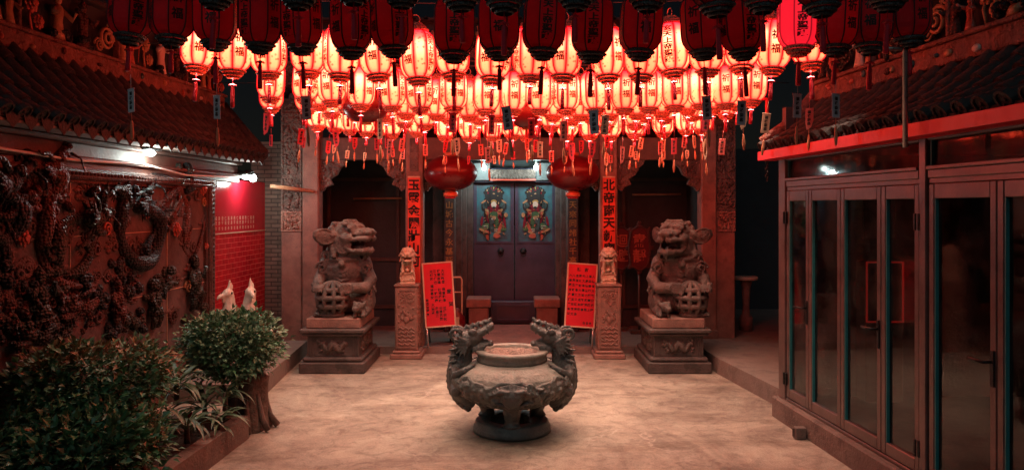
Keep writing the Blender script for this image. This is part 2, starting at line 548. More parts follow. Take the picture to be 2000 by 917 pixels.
def glass():
    m, nt, b = newmat('dark_glass')
    nt.nodes.remove(b)
    out = nt.nodes['Material Output']
    tr = N(nt, 'BsdfTransparent'); tr.inputs[0].default_value = (.66, .7, .7, 1)
    gl = N(nt, 'BsdfGlossy'); gl.inputs['Roughness'].default_value = .03
    fr = N(nt, 'Fresnel'); fr.inputs['IOR'].default_value = 1.52
    mx = N(nt, 'MixShader')
    ge = N(nt, 'NewGeometry'); iv = N(nt, 'Math', operation='SUBTRACT'); iv.inputs[0].default_value = 1; nt.links.new(ge.outputs['Backfacing'], iv.inputs[1])
    mf = N(nt, 'Math', operation='MULTIPLY'); nt.links.new(fr.outputs[0], mf.inputs[0]); nt.links.new(iv.outputs[0], mf.inputs[1])
    nt.links.new(mf.outputs[0], mx.inputs[0]); nt.links.new(tr.outputs[0], mx.inputs[1]); nt.links.new(gl.outputs[0], mx.inputs[2])
    tc = N(nt, 'TexCoord'); n = N(nt, 'TexNoise'); n.inputs['Scale'].default_value = 2.5; n.inputs['Detail'].default_value = 8; n.inputs['Roughness'].default_value = .7
    nt.links.new(tc.outputs['Object'], n.inputs['Vector'])
    mr = N(nt, 'MapRange'); mr.inputs['From Min'].default_value = .4; mr.inputs['From Max'].default_value = .8; mr.inputs['To Max'].default_value = .09
    nt.links.new(n.outputs['Fac'], mr.inputs['Value'])
    df = N(nt, 'BsdfDiffuse'); df.inputs[0].default_value = (.35, .3, .27, 1)
    m2 = N(nt, 'MixShader'); nt.links.new(mr.outputs[0], m2.inputs[0]); nt.links.new(mx.outputs[0], m2.inputs[1]); nt.links.new(df.outputs[0], m2.inputs[2])
    rr = N(nt, 'MapRange'); rr.inputs['To Min'].default_value = .01; rr.inputs['To Max'].default_value = .09; nt.links.new(n.outputs['Fac'], rr.inputs['Value']); nt.links.new(rr.outputs[0], gl.inputs['Roughness'])
    nt.links.new(m2.outputs[0], out.inputs[0])
    return m

M = {}
M['concrete'] = concrete()
M['platform'] = mat('platform_stone', (.26, .2, .17), (.17, .125, .105), .75, 0, 3, .4, 40, spot=((.1, .075, .065), .6, 3))
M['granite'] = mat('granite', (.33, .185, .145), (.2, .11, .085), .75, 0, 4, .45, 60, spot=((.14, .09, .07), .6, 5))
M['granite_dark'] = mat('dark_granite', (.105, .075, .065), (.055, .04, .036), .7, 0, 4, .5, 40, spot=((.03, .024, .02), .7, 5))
M['carved_stone'] = carved('carved_stone', (.42, .25, .19), (.25, .14, .105), 22, 1.0)
M['carved_dark'] = carved('carved_dark_stone', (.2, .14, .115), (.09, .06, .05), 20, 1.0)
M['carved_pale'] = carved('carved_cream_stone', (.68, .52, .38), (.45, .32, .22), 45, .5, .75, .01)
M['lion_stone'] = carved('weathered_lion_stone', (.15, .108, .09), (.05, .038, .033), 30, .65, .7, .02)
M['burner'] = mat('weathered_bronze_stone', (.33, .3, .25), (.21, .195, .165), .6, 0, 6, .5, 50, spot=((.1, .1, .085), .6, 5))
M['burner_mid'] = mat('darker_carving', (.17, .165, .145), (.075, .078, .07), .5, .1, 9, .6, 60)  # carved lower band, darker than the plain shoulder
M['burner_dark'] = mat('dark_bronze', (.125, .122, .112), (.06, .062, .058), .42, .15, 6, .5, 50)
M['ash'] = mat('ash', (.42, .3, .24), (.12, .08, .07), .9, 0, 40, 1.0, 90)
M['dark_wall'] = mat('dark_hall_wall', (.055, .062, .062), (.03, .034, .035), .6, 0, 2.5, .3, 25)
M['black_wall'] = mat('near_black_wall', (.03, .034, .037), (.018, .02, .022), .8, 0, 2, .3, 20)  # mottled near-black wall colour
M['timber'] = mat('dark_timber', (.12, .07, .05), (.06, .035, .027), .5, 0, 5, .3, 30)
M['door'] = mat('purple_black_lacquer', (.062, .055, .088), (.036, .034, .058), .4, 0, 2.5, .15, 60)
M['door_teal'] = mat('teal_painted_panel', (.03, .19, .23), (.045, .075, .095), .45, 0, 4, .15, 60)
M['gold'] = mat('tarnished_gold', (.5, .3, .1), (.3, .16, .05), .5, .3, 20, .2)
M['iron'] = mat('black_iron', (.03, .03, .03), (.015, .015, .015), .45, .6, 10, .2)
M['red_paper'] = mat('red_paper', (.62, .012, .03), (.52, .008, .022), .55, 0, 3, .1, 30)
M['ink'] = mat('black_ink', (.012, .01, .01), (.008, .008, .008), .6, 0, 3, 0)
M['orange_board'] = mat('orange_red_board', (.78, .1, .055), (.62, .065, .04), .5, 0, 4, .15)
M['cream_trim'] = mat('cream_trim', (.66, .5, .36), (.5, .36, .25), .6, 0, 8, .15)
M['roof_tile'] = mat('grey_roof_tile', (.04, .036, .034), (.015, .015, .015), .75, 0, 9, .5, 50)
M['roof_bed'] = mat('roof_bed', (.04, .036, .034), (.02, .02, .02), .8, 0, 9, .3)
M['ridge'] = carved('ridge_plaster', (.28, .12, .09), (.12, .05, .04), 16, .9)
M['soffit'] = mat('soffit_plaster', (.3, .2, .17), (.2, .12, .1), .8, 0, 4, .2)
M['cornice'] = mat('brown_cornice', (.2, .1, .075), (.11, .055, .045), .6, 0, 4, .2)
M['frame_carved'] = carved('carved_frame', (.15, .075, .06), (.07, .035, .03), 40, .9, .5, .02)
M['relief_ground'] = mat('mauve_plaster', (.17, .125, .118), (.085, .06, .058), .75, 0, 2.5, .5, 14, spot=((.05, .03, .03), .8, 2.2))
M['relief_low'] = carved('low_relief_plaster', (.18, .105, .09), (.07, .04, .036), 34, .8, .7, .015)
M['glaze_dark'] = scales('dark_teal_glaze', (.03, .036, .037), (.014, .018, .02), 34, .55)
M['glaze_red'] = scales('brown_red_glaze', (.15, .06, .045), (.06, .024, .02), 34, .6)
M['glaze_green'] = scales('green_brown_glaze', (.06, .055, .042), (.026, .026, .02), 34, .45)
M['coral'] = mat('coral_glaze', (.55, .13, .08), (.35, .07, .045), .3, 0, 9, .2)
M['ochre'] = mat('ochre_glaze', (.5, .27, .13), (.3, .14, .07), .35, 0, 9, .3)
M['teal_glaze'] = mat('teal_glaze', (.05, .13, .13), (.02, .06, .06), .25, 0, 9, .3)
M['red_tile'] = bricks('red_wall_tiles', (.5, .012, .025), (.42, .009, .02), (.75, .09, .09), .2, .068, 'Y', .005, .22, .6, .5)
M['red_slab'] = mat('polished_red_slab', (.42, .012, .025), (.36, .009, .02), .18, 0, 2, .05)
M['grey_brick'] = bricks('grey_brown_bricks', (.2, .13, .1), (.14, .09, .07), (.06, .04, .035), .2, .062, 'X', .008, .8, .3)
M['ceramic'] = mat('pale_ceramic', (.72, .6, .5), (.55, .42, .33), .35, 0, 9, .25)
M['soil'] = mat('soil', (.05, .035, .028), (.025, .018, .014), .9, 0, 12, .8, 30)
M['planter'] = mat('planter_concrete', (.2, .13, .1), (.11, .07, .055), .85, 0, 5, .5, 40)
M['bark'] = mat('bark', (.17, .11, .085), (.08, .05, .04), .85, 0, 10, .9, 26)
M['leaf'] = leafmat('dark_green_leaf', (.03, .10, .045), (.085, .22, .09))
M['leaf_pale'] = leafmat('olive_leaf', (.06, .14, .075), (.17, .28, .15))
M['leaf_tip'] = leafmat('bronze_leaf', (.18, .12, .05), (.3, .2, .09))
M['leaf_strap'] = leafmat('strap_leaf', (.04, .08, .045), (.12, .18, .1))
M['leaf_red'] = leafmat('red_leaf', (.3, .03, .03), (.4, .07, .05))
M['alu'] = mat('bronze_aluminium', (.19, .125, .113), (.12, .08, .073), .36, .45, 5, .1, 60)
M['gutter'] = mat('red_painted_gutter', (.8, .02, .036), (.66, .015, .026), .4, 0, 2, .15)
M['glass'] = glass()
M['teal_gasket'] = mat('teal_gasket', (.03, .2, .2), (.02, .15, .16), .4, 0, 8, 0)
M['base_wall'] = mat('base_wall_render', (.2, .14, .115), (.13, .085, .07), .8, 0, 4, .5, 40, spot=((.07, .045, .038), .6, 5))
M['grey_board'] = mat('grey_board', (.11, .115, .115), (.07, .075, .075), .6, 0, 5, .2)
M['steel'] = mat('brushed_steel', (.5, .48, .45), (.4, .38, .36), .3, .9, 20, .1)
M['white_plastic'] = mat('white_plastic', (.75, .73, .68), (.6, .58, .53), .5, 0, 5, 0)
M['cable'] = mat('cable', (.05, .045, .045), (.03, .03, .03), .6, 0, 5, 0)
M['bamboo'] = mat('bamboo', (.5, .28, .15), (.35, .18, .1), .5, 0, 9, .2)
# lanterns
M['paper_lit'] = paper_lit('lit_paper', LIT_STRENGTH * 4.6)
M['paper_hot'] = paper_lit('hot_lit_paper', LIT_STRENGTH * 7.0)
M['paper_dark'] = mat('unlit_red_paper', (.42, .02, .045), (.33, .015, .035), .7, 0, 8, .2, 40, spot=((.5, .09, .1), .35, 30))
_nt = M['paper_dark'].node_tree
_tr = N(_nt, 'BsdfTranslucent'); _tr.inputs[0].default_value = (.75, .03, .07, 1)
_ms = N(_nt, 'MixShader'); _ms.inputs[0].default_value = .55
_nt.links.new(_nt.nodes['Principled BSDF'].outputs[0], _ms.inputs[1]); _nt.links.new(_tr.outputs[0], _ms.inputs[2])
_nt.links.new(_ms.outputs[0], _nt.nodes['Material Output'].inputs[0])
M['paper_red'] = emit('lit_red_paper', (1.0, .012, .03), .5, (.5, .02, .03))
M['rib'] = emit('glowing_red_rib', (1, .012, .035), .16, (.4, .01, .025))
M['rib_dark'] = mat('dark_rib', (.05, .008, .014), (.035, .006, .01), .5, 0, 10, 0)
M['lace'] = filigree('lace_ring', (.62, .3, .2), (.1, .015, .015))  # ring copy for lit lanterns, their glow put into cream and red
M['lace_unlit'] = filigree('unlit_lace_ring', (.05, .08, .08), (.012, .016, .017))  # same ring on unlit lanterns, dim teal light put into its colour
M['ink_backlit'] = mat('backlit_ink', (.12, .012, .012), (.09, .008, .008), .6, 0, 5, 0)  # ink copy for lit lanterns, reddened for the light behind it
M['tassel'] = mat('red_silk', (.6, .012, .035), (.48, .008, .025), .6, 0, 60, .4, 120)
M['tail'] = mat('orange_silk', (.72, .3, .15), (.6, .2, .1), .6, 0, 60, .4, 120)
M['tag_cream'] = mat('cream_tag', (.72, .48, .32), (.62, .38, .24), .6, 0, 9, .1)
M['tag_pink'] = mat('pink_tag', (.7, .2, .17), (.6, .14, .12), .6, 0, 9, .1)
M['tag_red'] = mat('red_tag', (.6, .03, .05), (.5, .02, .035), .6, 0, 9, .1)
M['tag_cool_lit'] = mat('cool_lit_tag', (.62, .62, .64), (.5, .5, .52), .6, 0, 9, .1)  # unlit row's tags: the lack of warm lantern light put into the grey
M['globe'] = mat('red_globe_fabric', (.15, .007, .011), (.1, .004, .007), .3, 0, 4, .15, 40)
M['orange_cap'] = mat('orange_cap', (.72, .2, .1), (.6, .14, .07), .45, .2, 9, .1)
# ================================================================== ground and platforms
g = MB(); g.add([(-60, -30, 0), (60, -30, 0), (60, 90, 0), (-60, 90, 0)], [(0, 1, 2, 3)])
struct('courtyard_floor', g, M['concrete'])

def slab(name, poly, z0, z1, m):
    mb = MB(); mb.prism(poly, lambda u, v, t: Vector((u, v, t)), z0, z1)
    return struct(name, mb, m)
slab('side_platform', [(-2.74, 8.25), (-2.86, 9.9), (-2.93, 11.0), (-5.2, 11.0), (-5.2, 8.25)], -.05, .2, M['platform'])
slab('side_platform', [(2.85, 7.72), (2.60, 9.7), (2.56, 11.02), (2.56, 14.6), (6.4, 14.6), (6.4, 7.72)], -.05, .2, M['platform'])
slab('hall_platform', [(-3.6, 11.05), (2.54, 11.05), (2.54, 16), (-3.6, 16)], -.05, .1, M['platform'])
rp = MB(); rp.add([(-.62, 11.2, .104), (.72, 11.2, .104), (.62, 12.5, .2), (-.54, 12.5, .2), (-.62, 11.2, .09), (.72, 11.2, .09), (.62, 12.5, .09), (-.54, 12.5, .09)],
                  [(0, 1, 2, 3), (0, 4, 5, 1), (1, 5, 6, 2), (3, 7, 4, 0), (2, 6, 7, 3)])
struct('entrance_ramp', rp, M['granite'])

# ================================================================== tiled roofs
def tiled_roof(mb_bed, mb_tile, e0, e1, r0, r1, pitch=.19, rad=.058, segs=5, sag=.05, flip=False):
    """barrel tiles running from the ridge r0-r1 down to the eave e0-e1, with round end tiles"""
    e0, e1, r0, r1 = map(Vector, (e0, e1, r0, r1))
    n = max(2, int(round((e1 - e0).length / pitch)))
    def pt(s, t):
        q = (r0.lerp(r1, s)).lerp(e0.lerp(e1, s), t)
        q.z -= sag * math.sin(PI * t)
        return q
    along = (e1 - e0).normalized()
    down = (e0 - r0).normalized()
    nrm = along.cross(down)
    if nrm.z < 0: nrm = -nrm
    nrm.normalize()
    K = 6
    vs = []; fs = []
    for i in range(K + 1):
        for s in (0, 1):
            q = pt(s, i / K); vs += [q, q - nrm * .05]
    for i in range(K):
        a = i * 4; b = a + 4
        fs += [(a, a + 2, b + 2, b), (a + 1, b + 1, b + 3, a + 3), (a, b, b + 1, a + 1), (a + 2, a + 3, b + 3, b + 2)]
    fs += [(0, 1, 3, 2), (K * 4, K * 4 + 2, K * 4 + 3, K * 4 + 1)]
    mb_bed.add(vs, fs)
    for k in range(n + 1):
        s = k / n
        jit = random.uniform(-.006, .006)
        for j in range(segs):
            t0 = j / segs; t1 = (j + 1) / segs + .015
            a = pt(s, t0) + nrm * (.012 + jit); b = pt(s, min(t1, 1.02)) + nrm * (.028 + random.uniform(-.004, .004))
            rr = rad * random.uniform(.95, 1.05)
            vv = []
            for q, r_ in ((a, rr * .94), (b, rr)):
                for m_ in range(7):
                    an = PI * m_ / 6
                    vv.append(q + along * (r_ * math.cos(an)) + nrm * (r_ * math.sin(an)))
            ff = [(m_, m_ + 1, m_ + 8, m_ + 7) for m_ in range(6)] + [tuple(range(7, 14))]
            mb_tile.add(vv, ff, 0, True)
            mb_tile.sm[-1] = False
        # round end tile with a raised rim
        q = pt(s, 1.0) + nrm * .03 + down * .012
        Mx = Matrix((along, nrm, down)).transposed()
        mb_tile.lathe([(rad * 1.12, -.03), (rad * 1.12, .012), (rad * .86, .012), (rad * .82, .0), (rad * .3, .0), (rad * .2, .008), (0, .01)], 12, q, 0, False, Mx, True)
        if k < n:   # drip tile hanging between two rounds
            c = pt((k + .5) / n, 1.0) + down * .005
            w = pitch * .42
            pts = [(-w, .01), (w, .01), (w * .75, -.05), (w * .3, -.075), (0, -.1), (-w * .3, -.075), (-w * .75, -.05)]
            dd = Vector((0, 0, 1))
            mb_tile.prism(pts, lambda u, v, t: c + along * u + dd * v + down * t, 0, .015)

# ---- ornaments on the ridges
def rosette(c, u, n, r):
    """a ceramic peony: rings of cupped petals; u along the wall, n out of it"""
    mb = MB(); c = Vector(c); up = Vector((0, 0, 1))
    for rad, cnt, lift in ((r * .72, 8, 0), (r * .45, 6, r * .22), (r * .18, 4, r * .4)):
        for k in range(cnt):
            a = 2 * PI * (k + random.random() * .3) / cnt
            d = u * math.cos(a) + up * math.sin(a)
            Mx = Matrix((d, d.cross(n), (n + d * .5).normalized())).transposed()
            mb.ell(c + d * rad + n * lift, (r * .33, r * .3, r * .12), Mx, 8, 5)
    mb.ell(c + n * r * .3, r * .2, None, 8, 5)
    return mb

def scroll(c, u, n, r, turns=2.2, th=.16):
    mb = MB(); up = Vector((0, 0, 1)); pts = []; rad = []
    for i in range(26):
        t = i / 25; a = t * turns * 2 * PI; q = r * (1 - .85 * t)
        pts.append(Vector(c) + u * (q * math.cos(a)) + up * (q * math.sin(a)) + n * (t * r * .3)); rad.append(r * th * (1 - .4 * t))
    return mb.tube(pts, rad, 6)

def ridge_figure(c, u, n, h):
    """small standing glazed figure in a long robe"""
    mb = MB(); c = Vector(c); up = Vector((0, 0, 1))
    Mx = Matrix((u, n, up)).transposed()
    lean = random.uniform(-.12, .12)
    mb.lathe([(h * .2, 0), (h * .17, h * .12), (h * .12, h * .4), (h * .15, h * .62), (h * .13, h * .72), (h * .05, h * .78)], 10, c, 0, True, Mx, True, 0, (1, .7))
    mb.ell(c + up * (h * .86), (h * .085, h * .085, h * .1), Mx, 8, 6)
    mb.lathe([(h * .1, h * .92), (h * .11, h * .95), (h * .04, h * 1.02), (0, h * 1.06)], 8, c)
    for sd in (-1, 1):
        a = c + up * (h * .68) + u * (sd * h * .13)
        b = a + u * (sd * h * random.uniform(.1, .25)) + n * (h * .12) - up * (h * random.uniform(-.15, .22))
        e = b + n * (h * .12) + up * (h * random.uniform(-.05, .2)) - u * (sd * h * .05)
        mb.tube([a, b, e], [h * .06, h * .07, h * .035], 6)
    if random.random() < .6:
        a = c + u * (h * random.choice((-.28, .28))) + n * (h * .15)
        mb.tube([a + up * h * .1, a + up * h * 1.1 + u * lean * h], h * .015, 5)
    return mb

def ridge_deco(root, a, b, z0, side, n_fig, seed, h=.4):
    """ridge wall with framed bays, figures, peonies and scrolls; side = unit normal toward the courtyard"""
    random.seed(seed)
    a = Vector(a); b = Vector(b); u = (b - a).normalized(); n = Vector(side); L = (b - a).length; up = Vector((0, 0, 1))
    Mx = Matrix((u, n, up)).transposed()
    mid = (a + b) / 2
    w = MB(); w.box(mid + up * .06, (L, .14, .16), Mx, 0, .01)
    w.box(mid + up * .155, (L + .04, .2, .035), Mx, 0, .008)
    ridge = obj('roof_ridge', w, M['ridge'], root)
    back = MB(); back.box(mid + up * (.17 + h * .55) - n * .03, (L, .05, h * 1.1), Mx)
    obj('backing_wall', back, M['black_wall'], ridge)
    cap = MB(); cap.box(mid + up * (.17 + h * 1.13), (L + .05, .2, .05), Mx, 0, .01)
    for k in range(int(L / .19)):
        cap.cyl(a + u * (.1 + k * .19) + up * (.17 + h * 1.16) - n * .1, a + u * (.1 + k * .19) + up * (.17 + h * 1.16) + n * .1, .035, 7)
    obj('ridge_cap', cap, M['roof_tile'], ridge)
    cols = [M['ochre'], M['coral'], M['teal_glaze'], M['glaze_red'], M['ochre'], M['ceramic']]
    for k in range(n_fig):
        s = (k + .5) / n_fig * L
        c = a + u * s + n * .06 + up * .175
        t = (k * 7 + seed) % 5
        hh = h * random.uniform(.75, 1.0)
        if k % 4 == 0:
            p = MB(); p.box(c - u * (L / n_fig * .48) + up * h * .5, (.035, .06, h), Mx, 0, .006)
            p.box(c - u * (L / n_fig * .48) + up * h * .97, (.06, .08, .03), Mx)
            obj('bay_post', p, M['ridge'], ridge)
        if t in (0, 3):
            obj('figurine', ridge_figure(c + u * random.uniform(-.05, .05), u, n, hh), random.choice(cols), ridge)
            for q in range(2):
                r_ = MB()
                for e in range(4): r_.ell(c + u * random.uniform(-.12, .12) + up * random.uniform(.0, .1) + n * .02, [random.uniform(.03, .06) for _ in range(3)], None, 7, 5)
            obj('rock_ornament', r_, M['glaze_dark'], ridge)
        elif t == 1:
            mb = rosette(c + up * hh * .62, u, n, .085); mb.mb(rosette(c + up * hh * .25 + u * .09, u, n, .065))
            mb.tube([c, c + up * hh * .3 - u * .03, c + up * hh * .6], .012, 5)
            obj('peony_ornament', mb, M['coral'] if k % 3 else M['ochre'], ridge)
        elif t == 2:
            mb = scroll(c + up * hh * .4, u, n, .12); mb.mb(scroll(c + up * hh * .75 + u * .1, -u, n, .075))
            mb.mb(scroll(c + up * hh * .2 - u * .12, -u, n, .07))
            obj('scroll_ornament', mb, M['ochre'] if k % 2 else M['glaze_green'], ridge)
        else:
            mb = ridge_figure(c - u * .07, u, n, hh * .8)
            obj('figurine', mb, random.choice(cols), ridge)
            obj('figurine', ridge_figure(c + u * .09, u, n, hh * .65), random.choice(cols), ridge)
        for q in range(3):
            d = MB(); d.ell(a + u * (s + random.uniform(-.18, .18)) + n * .075 + up * random.uniform(.03, .1), (random.uniform(.02, .05), .02, random.uniform(.015, .035)), Mx, 7, 5)
            if q == 0: obj('ridge_boss', d, random.choice(cols), ridge)
    return ridge

# ================================================================== left hall (its long wall carries the dragon relief)
LW = lambda D: -3.7 + .0267 * (D - 11.3)            # face of the left wall at depth D
lu = Vector((.0267, 1, 0)).normalized(); ln = Vector((lu.y, -lu.x, 0))   # along the wall, out of the wall
LM = Matrix((lu, ln, Vector((0, 0, 1)))).transposed()
def Lp(D, z, out=0.0): return Vector((LW(D), D, z)) + ln * out
def Ld(px):           # depth at which the wall is seen at picture column px
    k = (px - 1000) / F
    return (-3.7 - .0267 * 11.3) / (k - .0267)
def Lpx(px, py, out=0.0):
    D = Ld(px); return Lp(D, Z(py, D), out)

hall_l = thing('side_hall', 'low hall with grey tiled roof and figure crowded ridge over the dragon relief', 'building', Lp(7.5, 0))
w = MB(); w.prism([(-4.6 - .1, 3.4), (LW(3.4), 3.4), (LW(9.49), 9.49), (-4.7, 9.49)], lambda u, v, t: Vector((u, v, t)), 0, 2.9)
obj('wall', w, M['cornice'], hall_l)
# stepped cornice under the eave
w = MB()
for z0, z1, o in ((2.43, 2.5, .07), (2.5, 2.54, .1), (2.54, 2.66, .05), (2.66, 2.7, .12)):
    w.box((Lp(6.7, 0) + Lp(6.7, 0)) / 2 + ln * (o / 2) + Vector((0, 0, (z0 + z1) / 2)), (7.2, o, z1 - z0), LM, 0, .01)
obj('cornice', w, M['cornice'], hall_l)
w = MB()
w.prism([(LW(3.2), 3.2), (-3.60, 3.2), (-3.36, 10.25), (LW(10.25), 10.25)], lambda u, v, t: Vector((u, v, t)), 2.705, 2.725)
obj('soffit', w, M['soffit'], hall_l)
bed = MB(); tl = MB()
EL0, EL1 = (-3.62, 3.0, 2.77), (-3.33, 10.3, 2.77)
RL0, RL1 = (-4.34, 3.0, 3.42), (-3.87, 10.3, 3.42)
tiled_roof(bed, tl, EL0, EL1, RL0, RL1)
roof = obj('roof', bed, M['roof_bed'], hall_l)
obj('roof_tiles', tl, M['roof_tile'], roof)
vg = MB(); vg.tube([Vector(RL1) + Vector((-.02, .02, .05)), Vector(RL1).lerp(Vector(EL1), .5) + Vector((0, .02, .02)), Vector(EL1) + Vector((0, .02, .05))], .07, 8)
obj('verge', vg, M['roof_tile'], roof)
ridge_deco(hall_l, (-4.22, 4.9, 3.42), (-3.88, 10.2, 3.42), 3.42, (.998, -.06, 0), 15, 3, .42)

# red tiled wall beyond the relief, then grey brick return
tw = thing('red_tiled_wall', 'red glazed tile wall with engraved slab and bright lamp above the bird statues', 'wall', Lp(10.4, 0))
w = MB(); w.box(Lp(10.50, .98, -.1), (2.0, .2, 1.56), LM)
w.v = [p for p in w.v]
obj('tile_face', w, M['red_tile'], tw)
w = MB(); w.box(Lp(10.50, 2.12, -.098), (2.0, .2, .70), LM)
sl = obj('engraved_slab', w, M['red_slab'], tw)
w = MB(); w.box(Lp(10.50, 1.765, -.095), (2.0, .21, .014), LM)
obj('ledge', w, M['cream_trim'], tw)
w = MB()
def slab_fn(D0, z0):
    return lambda u, v: Lp(D0 + u, z0 + v, .0045)
for c_ in range(14):
    vtext(w, '福壽德仁'[c_ % 4] + '安和平康'[(c_ * 3) % 4], .055, .06, slab_fn(9.7 + c_ * .1, 1.96))
    vtext(w, '恭賀信善'[c_ % 4], .05, .06, slab_fn(9.7 + c_ * .1, 1.83))
obj('engraving', w, M['cream_trim'], sl)
w = MB(); w.box(Lp(10.50, .1, -.09), (2.0, .2, .2), LM); obj('plinth', w, M['granite_dark'], tw)
bw = MB(); bw.box2((-3.9, 11.48, .1), (-3.42, 11.68, 3.0))
bw.box2((-3.9, 11.46, 3.0), (-3.38, 11.7, 3.08))
tag(obj('brick_wall', bw, M['grey_brick']), 'narrow grey brown brick wall between red tiles and carved column', 'wall')

# ================================================================== dragon relief
rel = thing('dragon_relief', 'large framed ceramic relief of coiling dragons on the hall wall', 'relief', Lp(7.4, .6))
RZ0, RZ1 = .55, 2.36
w = MB(); w.box(Lp(6.2, (RZ0 + RZ1) / 2, .012), (6.3, .02, RZ1 - RZ0), LM)
obj('plaster_ground', w, M['relief_ground'], rel)
w = MB()
for za in (2.365,):
    w.box(Lp(6.24, za + .03, .05), (6.6, .1, .1), LM, 0, .02)
    w.box(Lp(6.24, za - .035, .035), (6.6, .05, .03), LM)
w.box(Lp(9.40, 1.45, .05), (.13, .1, 1.9), LM, 0, .02)
w.box(Lp(9.305, 1.45, .035), (.03, .05, 1.8), LM)
for k in range(34): w.ell(Lp(9.40, .62 + k * .052, .103), .016, None, 6, 4)
for k in range(104): w.ell(Lp(3.6 + k * .056, 2.395, .103), .016, None, 6, 4)
obj('frame', w, M['frame_carved'], rel)
w = MB()
for zz in (1.2, 1.85): w.box(Lp(6.2, zz, .026), (6.3, .012, .007), LM)
for dd in (4.8, 6.6, 8.35): w.box(Lp(dd, 1.45, .026), (.007, .012, 1.8), LM)
obj('panel_joints', w, M['cream_trim'], rel)

def dragon_head(s=1.0, mouth=.35, whiskers=True, horns=True):
    """canonical dragon head: faces +x, up +z"""
    mb = MB()
    mb.ell((.08, 0, .02), (.11, .085, .08)); mb.ell((0, 0, 0), (.1, .085, .09))
    mb.tube([(.08, 0, .05), (.2, 0, .075), (.3, 0, .1 + mouth * .1)], [.075, .055, .042], 10)
    mb.ell((.315, 0, .12 + mouth * .1), (.035, .06, .035)); mb.tube([(.3, 0, .13 + mouth * .1), (.325, 0, .16 + mouth * .1)], [.025, .012], 6)
    mb.tube([(.04, 0, -.05), (.17, 0, -.06 - mouth * .12), (.27, 0, -.02 - mouth * .18)], [.055, .042, .03], 9)
    for sd in (-1, 1):
        mb.ell((.13, sd * .06, .105), (.05, .03, .035)); mb.ell((.14, sd * .075, .075), (.025, .02, .022))
        if horns: mb.tube([(.04, sd * .05, .09), (-.06, sd * .08, .16), (-.15, sd * .1, .17), (-.2, sd * .1, .21)], [.024, .02, .015, .005], 6)
        if whiskers: mb.tube([(.3, sd * .045, .1), (.36, sd * .09, .04), (.33, sd * .12, -.06)], [.012, .01, .004], 5)
        for k in range(5):
            a = -.9 + k * .45
            mb.tube([(0, sd * .07, .0), (-.12 - .02 * k, sd * .12, .14 * math.sin(a))], [.03, .003], 5)
        for k in range(4):
            x = .14 + k * .045
            mb.tube([(x, sd * .04, .06 + (x - .08) * .15), (x, sd * .042, .015 + (x - .08) * .15)], [.01, .002], 4)
            mb.tube([(x, sd * .03, -.06 - mouth * .1), (x, sd * .032, -.02 - mouth * .1)], [.009, .002], 4)
    for k in range(4):
        mb.tube([(.2 - .05 * k, 0, -.08), (.17 - .06 * k, 0, -.18)], [.02, .003], 5)
    if horns: mb.tube([(.02, 0, .09), (-.1, 0, .18)], [.025, .004], 5)
    if s != 1.0:
        for p in mb.v: p *= s
    return mb

def wall_pts(pp, out): return [Lpx(x, y, out) for x, y in pp]
def smooth_path(pts, k=6):
    out = []
    n = len(pts)
    for i in range(n - 1):
        p0 = pts[max(i - 1, 0)]; p1 = pts[i]; p2 = pts[i + 1]; p3 = pts[min(i + 2, n - 1)]
        for j in range(k):
            t = j / k
            out.append(.5 * ((2 * p1) + (-p0 + p2) * t + (2 * p0 - 5 * p1 + 4 * p2 - p3) * t * t + (-p0 + 3 * p1 - 3 * p2 + p3) * t ** 3))
    out.append(pts[-1])
    return out

def relief_dragon(path, r, m, head_angle=0, hs=1.0, flip=1, lab=None, legs=((.3, 1), (.65, -1))):
    pts = smooth_path(wall_pts(path, -.01 + r * .6))
    n = len(pts)
    for i, p in enumerate(pts): p += ln * (.03 * math.sin(i * .55))
    rad = [r * (1 - .75 * (1 - i / n) ** 2.2) if i < n * .6 else r * (1.0 - .25 * max(0, (i / n - .8) / .2)) for i in range(n)]
    mb = MB(); mb.tube(pts, rad, 10)
    # belly plates and back fins
    for i in range(2, n - 2, 1):
        t = (pts[i + 1] - pts[i - 1]).normalized(); side = t.cross(ln).normalized() * flip
        b = pts[i] + side * rad[i] * .85
        mb.tube([b, b + side * rad[i] * .75 - t * rad[i] * .5], [rad[i] * .33, rad[i] * .04], 4)
    for f, sd in legs:
        i = int(f * n); t = (pts[i + 1] - pts[i - 1]).normalized(); side = t.cross(ln).normalized() * sd
        k1 = pts[i] + side * r * 2.0 + ln * .02; k2 = k1 + side * r * 1.2 + t * r * 1.6
        mb.tube([pts[i], k1, k2], [r * .62, r * .42, r * .3], 7)
        for q in (-.6, -.2, .2, .6):
            d = (t * math.cos(q) + side * math.sin(q)) * r * 1.3
            mb.tube([k2, k2 + d * .6 + ln * .015, k2 + d - ln * .01], [r * .17, r * .14, r * .03], 5)
        for q in range(3):  # flame at the elbow
            mb.tube([k1, k1 - t * r * (1.5 + q * .5) + side * r * (.3 * q)], [r * .22, .003], 4)
    o = obj('dragon', mb, m, rel, label=lab)
    hd = dragon_head(hs)
    a = head_angle
    x = lu * (-math.cos(a)) * flip + Vector((0, 0, 1)) * math.sin(a)      # facing direction in the wall plane
    zz = ln.cross(x); 
    if zz.z < 0: zz = -zz
    Mx = Matrix((x, zz.cross(x), zz)).transposed()
    h = MB(); h.mb(hd, Mx, pts[-1] + ln * .04)
    obj('dragon_head', h, m, o)
    return o
relief_dragon([(150, 560), (95, 545), (70, 470), (82, 400), (100, 350), (75, 335)], .085, M['glaze_red'], 2.9, 1.0, 1)
relief_dragon([(200, 340), (190, 420), (165, 500), (128, 535), (100, 500), (118, 440), (158, 425)], .06, M['glaze_green'], -.3, .9, -1)
